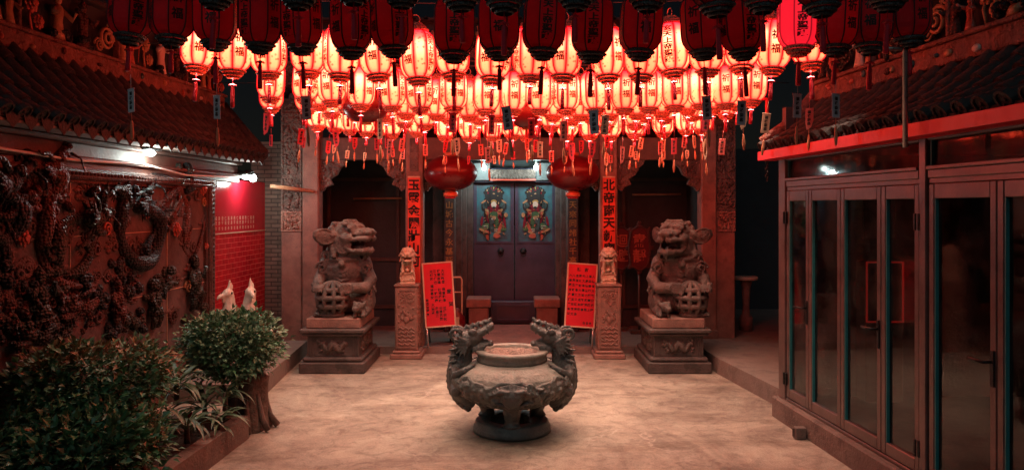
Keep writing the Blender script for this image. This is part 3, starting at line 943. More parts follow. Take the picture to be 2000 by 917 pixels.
relief_dragon([(330, 350), (275, 345), (232, 390), (225, 450), (250, 510), (292, 500), (300, 430), (262, 400)], .085, M['glaze_dark'], .4, 1.0, -1, 'nearly black glazed dragon')
relief_dragon([(395, 425), (372, 500), (352, 470), (360, 400), (340, 370), (318, 392), (322, 420)], .055, M['glaze_red'], -.6, .75, 1)
relief_dragon([(-60, 420), (-10, 470), (20, 440), (10, 390), (-30, 360)], .09, M['glaze_dark'], 0, 1.1, -1)
relief_dragon([(20, 640), (60, 600), (90, 620), (80, 660), (40, 655)], .06, M['glaze_green'], .2, .8, 1)
relief_dragon([(230, 640), (215, 590), (180, 585), (150, 610), (130, 600)], .05, M['glaze_red'], .1, .8, 1)
def rl(name, px, py, mb_fn, m, out=.05, lab=None):
    return obj(name, mb_fn(Lpx(px, py, out)), m, rel, label=lab)
rng = random.Random(5)
for px, py, r_ in ((388, 368, .085), (336, 448, .085), (280, 418, .06), (35, 465, .07), (192, 585, .06), (60, 350, .05), (395, 480, .05), (150, 330, .05)):
    rl('ceramic_flower', px, py, lambda c: rosette(c, lu, ln, r_), M['coral'])
for px, py, r_ in ((200, 448, .07), (392, 395, .06), (30, 560, .08), (90, 590, .07), (310, 355, .06), (250, 560, .09), (360, 560, .08), (300, 590, .08), (120, 640, .1), (330, 620, .09)):
    rl('cloud_scroll', px, py, lambda c: scroll(c, lu * rng.choice((-1, 1)), ln, r_, 1.8, .2), rng.choice([M['ochre'], M['glaze_red'], M['coral'], M['glaze_green']]), .04)
for k in range(95):     # shallow clouds filling the ground between the dragons
    px = rng.uniform(-70, 400); py = rng.uniform(345, 640)
    def cl(c):
        mb = scroll(c, lu * rng.choice((-1, 1)), ln, rng.uniform(.05, .1), 1.7, .24)
        for q in range(5): mb.ell(c + lu * rng.uniform(-.14, .14) + Vector((0, 0, rng.uniform(-.07, .07))), (rng.uniform(.03, .07), .02, rng.uniform(.012, .03)), LM, 8, 5)
        return mb
    rl('low_cloud', px, py, cl, M['relief_low'], .02)
for k in range(46):
    px = rng.uniform(-60, 400); py = rng.uniform(520, 660) if rng.random() < .75 else rng.uniform(320, 400)
    def rocks(c):
        mb = MB()
        for q in range(6):
            mb.ell(c + lu * rng.uniform(-.12, .12) + Vector((0, 0, rng.uniform(-.1, .1))) + ln * rng.uniform(-.02, .05), [rng.uniform(.03, .075) for _ in range(3)], Euler((rng.random() * 3, rng.random() * 3, 0)).to_matrix(), 7, 5)
        return mb
    rl('rockwork', px, py, rocks, rng.choice([M['glaze_dark'], M['glaze_red'], M['glaze_green'], M['glaze_dark']]), .03)
# rider figure at the right end, and smaller warriors below the dragons
def warrior(c, h):
    mb = MB(); up = Vector((0, 0, 1))
    for sd in (-1, 1):
        mb.tube([c + lu * sd * .06 * h + up * .42 * h, c + lu * sd * .12 * h + up * .2 * h + ln * .06 * h, c + lu * sd * .1 * h], [.09 * h, .075 * h, .05 * h], 8)
        mb.tube([c + lu * sd * .12 * h + up * .72 * h, c + lu * sd * .26 * h + up * .6 * h + ln * .08 * h, c + lu * sd * .16 * h + up * (.6 + .2 * sd) * h + ln * .15 * h], [.07 * h, .055 * h, .04 * h], 7)
    mb.ell(c + up * .58 * h, (.14 * h, .12 * h, .2 * h)); mb.ell(c + up * .87 * h + ln * .02 * h, (.075 * h, .08 * h, .1 * h))
    mb.lathe([(.09 * h, .92 * h), (.1 * h, .95 * h), (.03 * h, 1.05 * h), (0, 1.1 * h)], 8, c)
    mb.lathe([(.2 * h, .28 * h), (.14 * h, .45 * h)], 10, c)
    return mb
for px, py, h_ in ((368, 605, .62), (290, 640, .5), (215, 640, .45), (60, 650, .5)):
    obj('warrior_figure', warrior(Lpx(px, py, .07), h_), rng.choice([M['glaze_green'], M['glaze_red'], M['glaze_green']]), rel)

# ================================================================== main hall
hall = thing('temple_hall', 'dark temple hall front with stone pillars, carved columns and painted double door', 'building', (0, 12, .1))
DW = 12.8                                    # plane of the door wall
w = MB()
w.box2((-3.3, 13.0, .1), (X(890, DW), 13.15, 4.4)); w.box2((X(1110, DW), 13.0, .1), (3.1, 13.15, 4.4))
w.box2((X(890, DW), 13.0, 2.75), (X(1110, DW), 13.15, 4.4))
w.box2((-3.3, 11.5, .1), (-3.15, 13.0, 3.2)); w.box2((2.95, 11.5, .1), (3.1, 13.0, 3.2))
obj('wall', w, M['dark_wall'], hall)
for sx0, sx1 in ((640, 780), (1215, 1355)):
    w = MB()   # sunken wall panels with a pale picture rail
    x0, x1 = X(sx0, 12.98), X(sx1, 12.98)
    for a, b, c_, d in ((x0, x0 + .05, .4, 2.6), (x1 - .05, x1, .4, 2.6), (x0 + .05, x1 - .05, 2.55, 2.6), (x0 + .05, x1 - .05, .4, .46), (x0 + .05, x1 - .05, 1.2, 1.25)):
        w.box2((a, 12.955, c_), (b, 12.998, d))
    obj('panelling', w, M['timber'], hall)
for sx0, sx1, yy in ((690, 785, 388), (1235, 1330, 380)):
    w = MB(); w.cyl(P(sx0, yy, 12.9), P(sx1, yy - 1, 12.9), .018, 8)
    obj('picture_rail', w, M['bamboo'], hall)
w = MB(); w.box2((-3.3, 11.4, 2.92), (3.1, 13.1, 3.0)); obj('ceiling', w, M['timber'], hall)

# pillars: outer (square stone), carved columns outside them, couplet pillars
def pillar(px0, px1, D, dep, z0, z1, m, nm='pillar'):
    x0, x1 = X(px0, D), X(px1, D)
    mb = MB(); mb.box2((x0, D, z0), (x1, D + dep, z1), 0, .015)
    mb.box2((x0 - .02, D - .02, z0), (x1 + .02, D + dep + .02, z0 + .22), 0, .012)
    return obj(nm, mb, m, hall)
pillar(590, 622, 11.15, .26, .1, 3.3, M['granite']); pillar(1370, 1400, 11.15, .26, .1, 3.3, M['granite'])
# the carved outer columns: plain granite below, four framed relief blocks above
for px0, px1 in ((549, 589), (1396, 1436)):
    D = 11.2; x0, x1 = X(px0, D), X(px1, D)
    mb = MB(); mb.box2((x0, D, .1), (x1, D + .3, Z(452, D)), 0, .012)
    col = obj('carved_column', mb, M['granite'], hall)
    ys = (452, 412, 372, 345, 240, 225, 120)
    for a, b in zip(ys[:-1], ys[1:]):
        z0, z1 = Z(a, D), Z(b, D)
        blk = MB(); blk.box2((x0 + .006, D + .012, z0 + .002), (x1 - .006, D + .3, z1 - .002))
        fr = .028
        for q in ((x0, x0 + fr, z0, z1), (x1 - fr, x1, z0, z1), (x0 + fr, x1 - fr, z1 - fr, z1), (x0 + fr, x1 - fr, z0, z0 + fr)):
            blk.box2((q[0], D - .01, q[2] + .001), (q[1], D + .05, q[3] - .001))
        r_ = random.Random(a * 3 + px0)
        for k in range(22 if z1 - z0 < .4 else 60):
            xx = r_.uniform(x0 + .05, x1 - .05); zz = r_.uniform(z0 + .05, z1 - .05)
            blk.ell((xx, D + .012, zz), (r_.uniform(.015, .045), .035, r_.uniform(.015, .05)), None, 7, 5)
        obj('relief_block', blk, M['carved_dark'] if a != 452 else M['carved_stone'], col)
def couplet(px0, px1, s):
    D = 11.1
    p_ = pillar(px0, px1, D, .22, .1, 3.3, M['granite'], 'pillar')
    x0, x1 = X(px0, D), X(px1, D); cx = (x0 + x1) / 2; hw = (x1 - x0) * .36
    b = MB(); b.box2((cx - hw, D - .03, .95), (cx + hw, D - .004, Z(347, D)), 0, .004)
    bo = obj('couplet_board', b, M['orange_board'], p_)
    b = MB(); b.box2((cx - hw, D - .034, Z(347, D)), (cx + hw, D - .006, Z(344, D)))
    obj('board_cap', b, M['cream_trim'], bo)
    t = MB(); vtext(t, s, .17, .183, lambda u, v: Vector((cx + u, D - .034, Z(361, D) + v)), 0, .006, .98)
    obj('lettering', t, M['ink'], bo)
    c_ = MB(); c_.box2((cx - hw * .7, D - .02, Z(335, D)), (cx + hw * .7, D - .002, Z(270, D)), 0, .01)
    obj('carved_panel', c_, M['carved_dark'], p_)
couplet(792, 826, '玉靈金闕壯山河'); couplet(1172, 1206, '北帝南天新廟宇')

# lintels with brackets and arched heads between the pillars
for x0, x1 in ((622, 792), (826, 1172), (1206, 1370)):
    w = MB(); w.box2((X(x0, 11.2) + .002, 11.22, Z(312, 11.2)), (X(x1, 11.2) - .002, 11.36, Z(268, 11.2)), 0, .01)
    obj('lintel', w, M['timber'], hall)
w = MB(); w.box2((-3.2, 11.22, Z(250, 11.2)), (3.05, 11.4, Z(215, 11.2)), 0, .01)
obj('lintel', w, M['timber'], hall)
def bracket(px, d):
    D = 11.24; mb = MB()
    prof = [(0, 0), (0, -.42), (.06, -.46), (.1, -.4), (.2, -.36), (.16, -.28), (.26, -.22), (.31, -.12), (.38, -.06), (.4, 0)]
    c = P(px, 312, D)
    mb.prism([(d * u, v) for u, v in prof], lambda u, v, t: c + Vector((u, t, v)), 0, .1)
    r_ = random.Random(px)
    for k in range(24):
        u = r_.uniform(.02, .3); v = -r_.uniform(0, .42) * (1 - u / .45)
        mb.ell(c + Vector((d * u, 0, v)), (r_.uniform(.015, .04), .025, r_.uniform(.015, .04)), None, 7, 5)
    return obj('bracket', mb, M['carved_dark'], hall)
for px, d in ((622.5, 1), (791.5, -1), (1206.5, 1), (1369.5, -1), (826.5, 1), (1171.5, -1)): bracket(px, d)
# frieze above the lintel and the main roof
w = MB(); w.box2((-3.2, 11.45, Z(214, 11.2)), (3.05, 11.6, 3.95)); obj('frieze', w, M['carved_dark'], hall)
bed = MB(); tl = MB()
tiled_roof(bed, tl, (-3.25, 10.75, 3.62), (3.15, 10.75, 3.62), (-3.25, 12.6, 4.55), (3.15, 12.6, 4.55), .2, .06, 8, .12)
rf = obj('roof', bed, M['roof_bed'], hall); obj('roof_tiles', tl, M['roof_tile'], rf)
ridge_deco(hall, (-3.2, 12.5, 4.5), (3.1, 12.5, 4.5), 4.5, (0, -1, 0), 18, 11, .42)

# inner columns with gilded couplets, jambs, door
def inner_col(px0, px1, s):
    D = 12.35; x0, x1 = X(px0, D), X(px1, D)
    mb = MB(); mb.box2((x0, D, .1), (x1, D + .3, 2.92), 0, .02)
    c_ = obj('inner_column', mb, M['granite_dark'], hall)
    t = MB(); cx = (x0 + x1) / 2
    vtext(t, s, .125, .148, lambda u, v: Vector((cx + u, D - .004, Z(400, D) + v)), 0, .002)
    obj('gilded_lettering', t, M['gold'], c_)
inner_col(866, 889, '山城古今永基延福'); inner_col(1107, 1131, '天來同緒社千高帝')
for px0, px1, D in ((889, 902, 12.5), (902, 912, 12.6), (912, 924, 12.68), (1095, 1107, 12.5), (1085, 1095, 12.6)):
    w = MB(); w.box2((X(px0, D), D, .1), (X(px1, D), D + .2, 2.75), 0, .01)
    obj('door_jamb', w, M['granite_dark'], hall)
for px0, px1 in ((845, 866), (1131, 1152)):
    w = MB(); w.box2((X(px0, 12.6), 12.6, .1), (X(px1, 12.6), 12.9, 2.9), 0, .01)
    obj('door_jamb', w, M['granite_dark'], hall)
w = MB(); w.box2((X(924, 12.7), 12.66, Z(356, 12.7)), (X(1086, 12.7), 12.9, 2.75), 0, .01)
obj('door_head', w, M['door'], hall)
w = MB(); w.box2((X(958, 12.6), 12.55, Z(350, 12.6)), (X(1046, 12.6), 12.65, 2.72)); 
for k in range(16): w.ell((X(960 + k * 5.6, 12.55), 12.545, Z(347, 12.55)), (.022, .02, .018), None, 7, 5)
obj('carved_plaque', w, M['carved_dark'], hall)
w = MB(); w.box2((X(958, 12.6), 12.535, Z(352.5, 12.6)), (X(1046, 12.6), 12.56, Z(350, 12.6)))
obj('plaque_edge', w, M['orange_board'], hall)
for a, b in ((926, 957), (1047, 1078)):
    w = MB(); w.box2((X(a, 12.6), 12.6, Z(352, 12.6)), (X(b, 12.6), 12.65, Z(318, 12.6)), 0, .006)
    obj('lamp_board', w, M['grey_board'], hall)
def guardian(cx, z0, sd, y):
    """painted guardian, built as layers of coloured paint a few millimetres thick"""
    cols = [M['ink'], M['teal_glaze'], M['coral'], M['ochre'], M['ceramic'], M['paper_dark'], M['leaf'], M['gold']]
    mb = MB(); lay = [0]
    def el(u, v, a, b, m, rot=0):
        lay[0] += 1; n = 16
        poly = []
        for k in range(n):
            t = 2 * PI * k / n
            p, q = a * math.cos(t), b * math.sin(t)
            poly.append((u + p * math.cos(rot) - q * math.sin(rot), v + p * math.sin(rot) + q * math.cos(rot)))
        yy = y - .0004 * lay[0]
        mb.prism(poly, lambda uu, vv, t: Vector((cx + sd * uu, t, z0 + vv)), y, yy, m)
    for k in range(9):                                   # dark plumed head-dress
        a = -1.2 + k * .3
        el(.12 * math.sin(a), .72 + .1 * math.cos(a), .035, .07, 0, -a); el(.12 * math.sin(a), .74 + .1 * math.cos(a), .014, .03, 5 if k % 2 else 7, -a)
    el(0, .72, .15, .11, 0)
    for k in range(12): el(.13 * math.sin(k * 2.1) * (.5 + k / 24), .72 + .09 * math.cos(k * 1.7), .02, .012, (5, 7, 1, 3)[k % 4], k)
    el(0, .66, .16, .06, 0); el(0, .42, .17, .26, 0); el(-.15, .55, .06, .09, 0); el(.15, .55, .06, .09, 0)
    el(-.15, .56, .04, .06, 1); el(.15, .56, .04, .06, 1); el(-.17, .62, .05, .015, 3, .6); el(.17, .62, .05, .015, 3, -.6)
    el(0, .40, .13, .2, 5); el(0, .62, .05, .035, 7); el(0, .57, .045, .055, 4); el(0, .52, .03, .02, 0)
    el(-.1, .46, .06, .025, 3, -.7); el(.1, .46, .06, .025, 3, .7); el(-.09, .42, .05, .02, 2, -.9); el(.09, .42, .05, .02, 2, .9)
    el(0, .4, .07, .06, 6); el(0, .35, .05, .035, 3); el(-.03, .25, .05, .11, 1, .15); el(.04, .25, .04, .12, 6, -.1)
    el(-.14, .2, .08, .05, 6, .7); el(.14, .2, .08, .05, 6, -.7)
    for k in range(6): el(-.16 + .025 * (k % 3), .18 + .035 * (k // 3), .009, .009, 4); el(.02 + .022 * (k % 3), .13 + .03 * (k // 3), .009, .009, 4)
    el(.1, .18, .025, .12, 2, -.35); el(.06, .1, .07, .022, 3, .4); el(-.1, .12, .06, .02, 2, -.5); el(-.2, .15, .05, .02, 3, -.5)
    el(.05, .05, .06, .035, 2); el(-.1, .03, .03, .05, 2, .3); el(.2, .4, .03, .04, 3); el(.18, .28, .02, .1, 5, .15); el(-.2, .3, .02, .08, 5, -.15)
    g_ = random.Random(17)
    for k in range(46):
        u = g_.uniform(-.17, .17); v = g_.uniform(.04, .62)
        if abs(u) < .045 and .5 < v < .63: continue
        el(u, v, g_.uniform(.006, .03), g_.uniform(.005, .012), g_.choice((0, 0, 0, 3, 3, 7, 2, 5, 1, 4)), g_.uniform(-1.4, 1.4))
    lay[0] += 1
    mb.box((cx + sd * -.075, y - .055, z0 + .42), (.014, .01, .86), None, 0)
    return mb, cols
dr = thing('door', 'purple black double door with teal panels and painted guardians', 'door', (0, DW, .56))
for sd, a, b in ((1, 925, 1004), (-1, 1006, 1085)):
    x0, x1 = X(a, DW), X(b, DW); z0, z1 = Z(586, DW), Z(357, DW); zm0, zm1 = Z(471, DW), Z(360, DW)
    f = MB(); f.box2((x0, DW, z0), (x1, DW + .05, zm0 - .03)); st = .055
    f.box2((x0, DW - .01, zm0 - .03), (x1, DW + .05, zm0)); f.box2((x0, DW - .01, zm1), (x1, DW + .05, z1))
    f.box2((x0, DW - .01, zm0), (x0 + st, DW + .05, zm1)); f.box2((x1 - st, DW - .01, zm0), (x1, DW + .05, zm1))
    leaf = obj('door_leaf', f, M['door'], dr)
    p_ = MB(); p_.box2((x0 + st, DW + .012, zm0), (x1 - st, DW + .04, zm1)); obj('teal_panel', p_, M['door_teal'], leaf)
    gm, gc = guardian((x0 + x1) / 2, zm0 + .04, sd, DW + .011); obj('painted_guardian', gm, gc, leaf)
    hx = X(978 if sd == 1 else 1022, DW); hz = Z(490, DW)
    k = MB(); k.lathe([(.055, 0), (.05, .015), (.03, .03), (0, .034)], 14, (hx, DW, hz), 0, True, Euler((R(90), 0, 0)).to_matrix())
    k.ring((hx, DW - .03, hz - .04), .04, .007, 'Y'); obj('ring_handle', k, M['iron'], leaf)
w = MB(); w.box2((X(957, 12.6), 12.6, .2), (X(1047, 12.6), 12.75, Z(588, 12.6)), 0, .01)
for q in ((968, 972), (1032, 1036)): w.box2((X(q[0], 12.6), 12.575, .26), (X(q[1], 12.6), 12.6, Z(594, 12.6)))
for q in (.25, Z(597, 12.6)): w.box2((X(968, 12.6), 12.578, q), (X(1036, 12.6), 12.6, q + .025))
obj('threshold', w, M['door'], hall)
w = MB(); w.box2((X(924, DW), 12.77, .1), (X(1086, DW), 12.95, Z(587, DW))); obj('sill', w, M['granite_dark'], hall)

def door_stone(a, b, lab):
    D = 12.2; x0, x1 = X(a, D), X(b, D)
    t = thing('door_stone', lab, 'door stone', ((x0 + x1) / 2, D + .2, .1))
    mb = MB(); mb.box2((x0 + .02, D, .1), (x1 - .02, D + .4, Z(600, D)), 0, .012)
    mb.box2((x0, D - .012, .1), (x1, D + .42, .16), 0, .006)
    obj('block', mb, M['granite'], t)
    c_ = MB(); c_.box2((x0 - .02, D - .025, Z(600, D)), (x1 + .02, D + .44, Z(583, D)), 0, .012); obj('cap', c_, M['granite'], t)
    f = MB()
    for q in ((x0 + .06, x0 + .075, .22, .5), (x1 - .075, x1 - .06, .22, .5), (x0 + .075, x1 - .075, .22, .235), (x0 + .075, x1 - .075, .485, .5)):
        f.box2((q[0], D - .008, q[2]), (q[1], D + .01, q[3]))
    obj('panel_moulding', f, M['granite'], t)
door_stone(913, 956, 'capped granite block at the doorway beside the multi column red notice')
door_stone(1046, 1092, 'capped granite block at the doorway beside the line written red notice')

# far end of the passage beside the hall
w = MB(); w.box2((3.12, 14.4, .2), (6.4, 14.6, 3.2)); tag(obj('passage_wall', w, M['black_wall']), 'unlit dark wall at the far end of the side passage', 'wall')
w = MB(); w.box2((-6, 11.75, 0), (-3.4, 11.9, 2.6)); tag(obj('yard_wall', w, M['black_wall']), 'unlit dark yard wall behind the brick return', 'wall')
# ================================================================== right hall with folding glass doors
RX = lambda D: 2.71 + .067 * (7.76 - D)            # face of the glazed wall at depth D
ru = Vector((-.067, 1, 0)).normalized(); rn = Vector((-ru.y, ru.x, 0))   # along the wall (away), out of the wall
RM = Matrix((ru, rn, Vector((0, 0, 1)))).transposed()
def Rp(D, z, out=0.0): return Vector((RX(D), D, z)) + rn * out
def Rd(px): return (2.71 + .067 * 7.76) / ((px - 1000) / F + .067)
gh = thing('glazed_hall', 'side hall closed by folding glass doors in bronze frames under a tiled roof', 'building', Rp(6, 0))
D0, D1 = 2.6, 7.72
def rbox(mb, da, db, za, zb, o0, o1, bev=.0, mi=0):
    a = Rp((da + db) / 2, (za + zb) / 2, (o0 + o1) / 2)
    mb.box(a, (abs(db - da), abs(o1 - o0), abs(zb - za)), RM, mi, bev)
w = MB(); rbox(w, D0, D1 + .06, -.03, .205, -.25, .085, .015)
obj('base_wall', w, M['base_wall'], gh)
# shell of the room behind
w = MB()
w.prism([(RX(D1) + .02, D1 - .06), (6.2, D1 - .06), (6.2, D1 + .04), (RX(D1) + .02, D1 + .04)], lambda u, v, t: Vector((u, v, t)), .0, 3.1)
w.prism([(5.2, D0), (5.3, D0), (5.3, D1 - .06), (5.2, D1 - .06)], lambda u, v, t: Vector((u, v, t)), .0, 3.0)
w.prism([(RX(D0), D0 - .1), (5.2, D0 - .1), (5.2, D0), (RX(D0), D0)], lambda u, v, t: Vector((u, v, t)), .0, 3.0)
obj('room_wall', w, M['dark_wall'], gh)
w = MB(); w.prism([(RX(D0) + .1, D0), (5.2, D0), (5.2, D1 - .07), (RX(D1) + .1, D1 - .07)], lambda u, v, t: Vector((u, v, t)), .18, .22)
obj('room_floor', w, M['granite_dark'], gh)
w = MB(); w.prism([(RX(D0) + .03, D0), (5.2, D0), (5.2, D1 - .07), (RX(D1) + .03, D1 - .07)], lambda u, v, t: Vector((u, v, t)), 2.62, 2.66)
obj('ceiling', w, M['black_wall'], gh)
# main frame: posts, transom rails
w = MB()
for da, db in ((7.57, 7.72), (5.36, 5.28), (3.0, 2.9)):
    rbox(w, da, db, .207, 2.60, -.05, .035, .006)
for da, db in ((5.37, 7.56), (3.01, 5.27)):
    rbox(w, da, db, 2.30, 2.36, -.045, .028, .006); rbox(w, da, db, 2.36, 2.385, -.045, .045, .004)
    rbox(w, da, db, 2.56, 2.60, -.045, .028, .004); rbox(w, da, db, .207, .235, -.045, .03, .004)
    rbox(w, da, db, 2.265, 2.30, -.04, .018, .003)
obj('frame', w, M['alu'], gh)
for da, db in ((5.375, 7.555), (3.015, 5.265)):
    p_ = MB(); rbox(p_, da, db, 2.385, 2.56, -.02, -.012); tp = obj('transom_pane', p_, M['glass'], gh)
    p_ = MB(); rbox(p_, db - .012, db, 2.387, 2.558, -.012, .01); obj('gasket', p_, M['teal_gasket'], tp)
def leaf(da, db, handle=None, hinge=None):
    """one folding leaf between depths da < db"""
    z0, z1 = .24, 2.262; s = .058
    f = MB()
    rbox(f, da, da + s, z0, z1, -.03, .022, .006); rbox(f, db - s, db, z0, z1, -.03, .022, .006)
    rbox(f, da + s, db - s, z1 - .10, z1, -.028, .02, .005); rbox(f, da + s, db - s, z0, z0 + .09, -.028, .02, .005)
    l = obj('door_leaf', f, M['alu'], gh)
    p_ = MB(); rbox(p_, da + s + .002, db - s - .002, z0 + .092, z1 - .102, -.012, -.006); obj('pane', p_, M['glass'], l)
    g_ = MB(); rbox(g_, db - s - .011, db - s - .001, z0 + .09, z1 - .10, -.006, .017); obj('gasket', g_, M['teal_gasket'], l)
    if handle is not None:
        hd = da + s / 2 if handle == 'near' else db - s / 2
        h = MB(); rbox(h, hd - .018, hd + .018, 1.02, 1.24, .023, .032, .003)
        a = Rp(hd, 1.17, .033); d_ = ru * (.13 if handle == 'near' else -.13)
        h.tube([a, a + rn * .05, a + rn * .055 + d_], .010, 8); obj('door_handle', h, M['iron'], l)
    if hinge is not None:
        hd = da if hinge == 'near' else db
        for zz in (.42, 2.0):
            h = MB(); rbox(h, hd - .028, hd - .003, zz - .06, zz + .06, .023, .042, .004); rbox(h, hd + .003, hd + .028, zz - .06, zz + .06, .037, .05, .004)
            obj('hinge', h, M['iron'], l)
leaf(7.085, 7.56, 'near', 'far'); leaf(6.49, 7.08); leaf(5.865, 6.485, 'near'); leaf(5.375, 5.86, None, 'near')
leaf(4.60, 5.265, 'near'); leaf(3.93, 4.595); leaf(3.33, 3.925); leaf(3.015, 3.325)
# gutter, soffit and tiled roof
w = MB(); GO = .20
rbox(w, 2.6, 7.85, 2.575, 2.665, GO - .012, GO + .0, .003); rbox(w, 2.6, 7.85, 2.575, 2.587, .02, GO - .013); rbox(w, 7.838, 7.85, 2.59, 2.665, .02, GO - .013)
obj('gutter', w, M['gutter'], gh)
w = MB(); rbox(w, 2.6, 7.85, 2.603, 2.625, -.05, .018); obj('wall_plate', w, M['timber'], gh)
bed = MB(); tl = MB()
Eb, Ea = Rp(7.80, 2.69, .14), Rp(2.6, 2.69, .14)
Rb, Ra = Vector((3.06, 7.62, 3.14)), Vector((3.55, 2.6, 3.14))
tiled_roof(bed, tl, Ea, Eb, Ra, Rb)
rf = obj('roof', bed, M['roof_bed'], gh); obj('roof_tiles', tl, M['roof_tile'], rf)
vg = MB(); vg.tube([Rb + Vector((-.03, .02, .1)), Rb.lerp(Eb, .5) + Vector((0, .03, .04)), Eb + Vector((-.02, .03, .07))], .06, 8)
for t_ in (.35, .6): vg.ring(Rb.lerp(Eb, t_) + Vector((-.01, .03, .06)), .068, .012, 'X')
obj('verge', vg, M['ridge'], rf)
rs = (Rb - Ra).normalized()
ridge_deco(gh, Rb + Vector((0, 0, .03)), Ra.lerp(Rb, .35) + Vector((0, 0, .03)), 3.17, tuple(Vector((-rs.y, rs.x, 0)) if rs.y > 0 else Vector((rs.y, -rs.x, 0))), 13, 8, .42)
# inside: added cabinet, red edges standing in for a reflection; dark picture on end wall
E_ = D1 - .075
cb_ = thing('added_cabinet', 'added cabinet with glowing red edges standing in for a reflection in the glass', 'cabinet', (3.6, E_ - .1, .22))
x0, x1, z0, z1 = 3.42, 3.785, .99, 1.58
w = MB(); w.box2((x0, E_ - .22, .22), (x1, E_ - .01, z1), 0, .008); obj('carcass', w, M['timber'], cb_)
w = MB()
for a, b, c_, d in ((x0, x0 + .015, z0, z1), (x1 - .015, x1, z0, z1), (x0 + .015, x1 - .015, z1 - .015, z1), (x0 + .015, x1 - .015, z0, z0 + .015)):
    w.box2((a, E_ - .233, c_), (b, E_ - .221, d))
obj('glow_edge', w, emit('red_edge_glow', (1, .03, .02), .11, (.5, .02, .02)), cb_)
pic = thing('framed_picture', 'dim framed picture hanging behind the glass above the red edged cabinet', 'picture', (3.65, E_ - .02, 2.0))
w = MB()
for a, b, c_, d in ((3.48, 3.5, 1.78, 2.2), (3.8, 3.82, 1.78, 2.2), (3.5, 3.8, 2.18, 2.2), (3.5, 3.8, 1.78, 1.8)): w.box2((a, E_ - .03, c_), (b, E_ - .005, d))
obj('frame', w, M['timber'], pic)
w = MB(); w.box2((3.5, E_ - .02, 1.8), (3.8, E_ - .006, 2.18)); obj('print', w, carved('faded_print', (.35, .2, .17), (.05, .03, .03), 9, .1), pic)

w = MB(); c_ = P(1562, 843, 6.98); c_.z = 0; w.box((c_.x, c_.y, .055), (.07, .1, .11), RM, 0, .008)
w.box((c_.x - .038, c_.y, .06), (.006, .06, .07), RM)
tag(obj('junction_box', w, M['base_wall']), 'small grey box on the ground against the glazed hall base', 'box')
def rod(px, y0, y1, D, bend, lab, chain=False):
    mb = MB(); a = P(px, y0, D); b = P(px, y1, D)
    mb.tube([a + Vector((bend, 0, .012)), a + Vector((bend * .1, 0, .008)), a, b], .017, 8)
    o = thing('support_rod', lab, 'rod', b); obj('rod', mb, M['gutter'] if chain else M['steel'], o)
    if chain:
        mb = MB()
        for k in range(6): mb.ring(b + Vector((.004 * (k % 2), 0, -.03 - k * .035)), .016, .005, 'X' if k % 2 else 'Y', 10, 5)
        obj('chain', mb, M['iron'], o)
rod(1768, 98, 288, 5.1, -.28, 'metal rod bent at its top, hanging across the red gutter')
rod(1498, 195, 312, 7.95, -.06, 'red rod ending in a short chain at the gutter end', True)

# ================================================================== big stone guardians on pedestals
def pedestal(x0, x1, lab, side):
    t = thing('stone_pedestal', lab, 'pedestal', ((x0 + x1) / 2, 10.25, 0))
    y0, y1 = 9.7, 10.85
    mb = MB()
    mb.box2((x0, y0, 0), (x1, y1, .14), 0, .012); mb.box2((x0 + .035, y0 + .035, .14), (x1 - .035, y1 - .035, .2), 0, .02)
    mb.box2((x0 + .03, y0 + .03, .47), (x1 - .03, y1 - .03, .51), 0, .015); mb.box2((x0 + .005, y0 + .005, .51), (x1 - .005, y1 - .005, .56), 0, .012)
    obj('mouldings', mb, M['granite_dark'], t)
    mb = MB(); mb.box2((x0 + .09, y0 + .09, .2), (x1 - .09, y1 - .09, .47), 0, .006)
    for u in (0, .03, .06):
        for q in (x0 + .092 + u, x1 - .107 - u): mb.box2((q, y0 + .078, .205), (q + .014, y0 + .1, .465))
    wa = obj('waist', mb, M['granite_dark'], t)
    r_ = random.Random(int(x0 * 100)); mb = MB(); cx = (x0 + x1) / 2
    pts = [Vector((cx + (k / 14 - .5) * .36, y0 + .085, .33 + .05 * math.sin(k * 1.1))) for k in range(15)]
    mb.tube(pts, [.018 + .025 * math.sin(PI * k / 14) for k in range(15)], 7)
    for k in range(26): mb.ell((cx + r_.uniform(-.2, .2), y0 + .09, .33 + r_.uniform(-.08, .08)), (r_.uniform(.01, .04), .02, r_.uniform(.01, .03)), Euler((0, r_.random() * 3, 0)).to_matrix(), 7, 5)
    obj('relief', mb, M['lion_stone'], wa)
    sx = x1 - .09 if side > 0 else x0 + .09
    mb = MB()
    for k in range(34): mb.ell((sx, 10.27 + r_.uniform(-.36, .36), .33 + r_.uniform(-.09, .09)), (.022, r_.uniform(.02, .06), r_.uniform(.015, .04)), None, 7, 5)
    obj('relief', mb, M['lion_stone'], wa)
    mb = MB(); mb.box2((x0 + .07, y0 + .08, .56), (x1 - .07, y1 - .08, .69), 0, .012); obj('top_slab', mb, M['granite'], t)
    return t
pedestal(X(583, 9.7), X(712, 9.7), 'dark tiered stone pedestal under the guardian beast turned to the doorway', 1)
pedestal(X(1266, 9.7), X(1391, 9.7), 'dark tiered stone pedestal beside the low side passage step', -1)

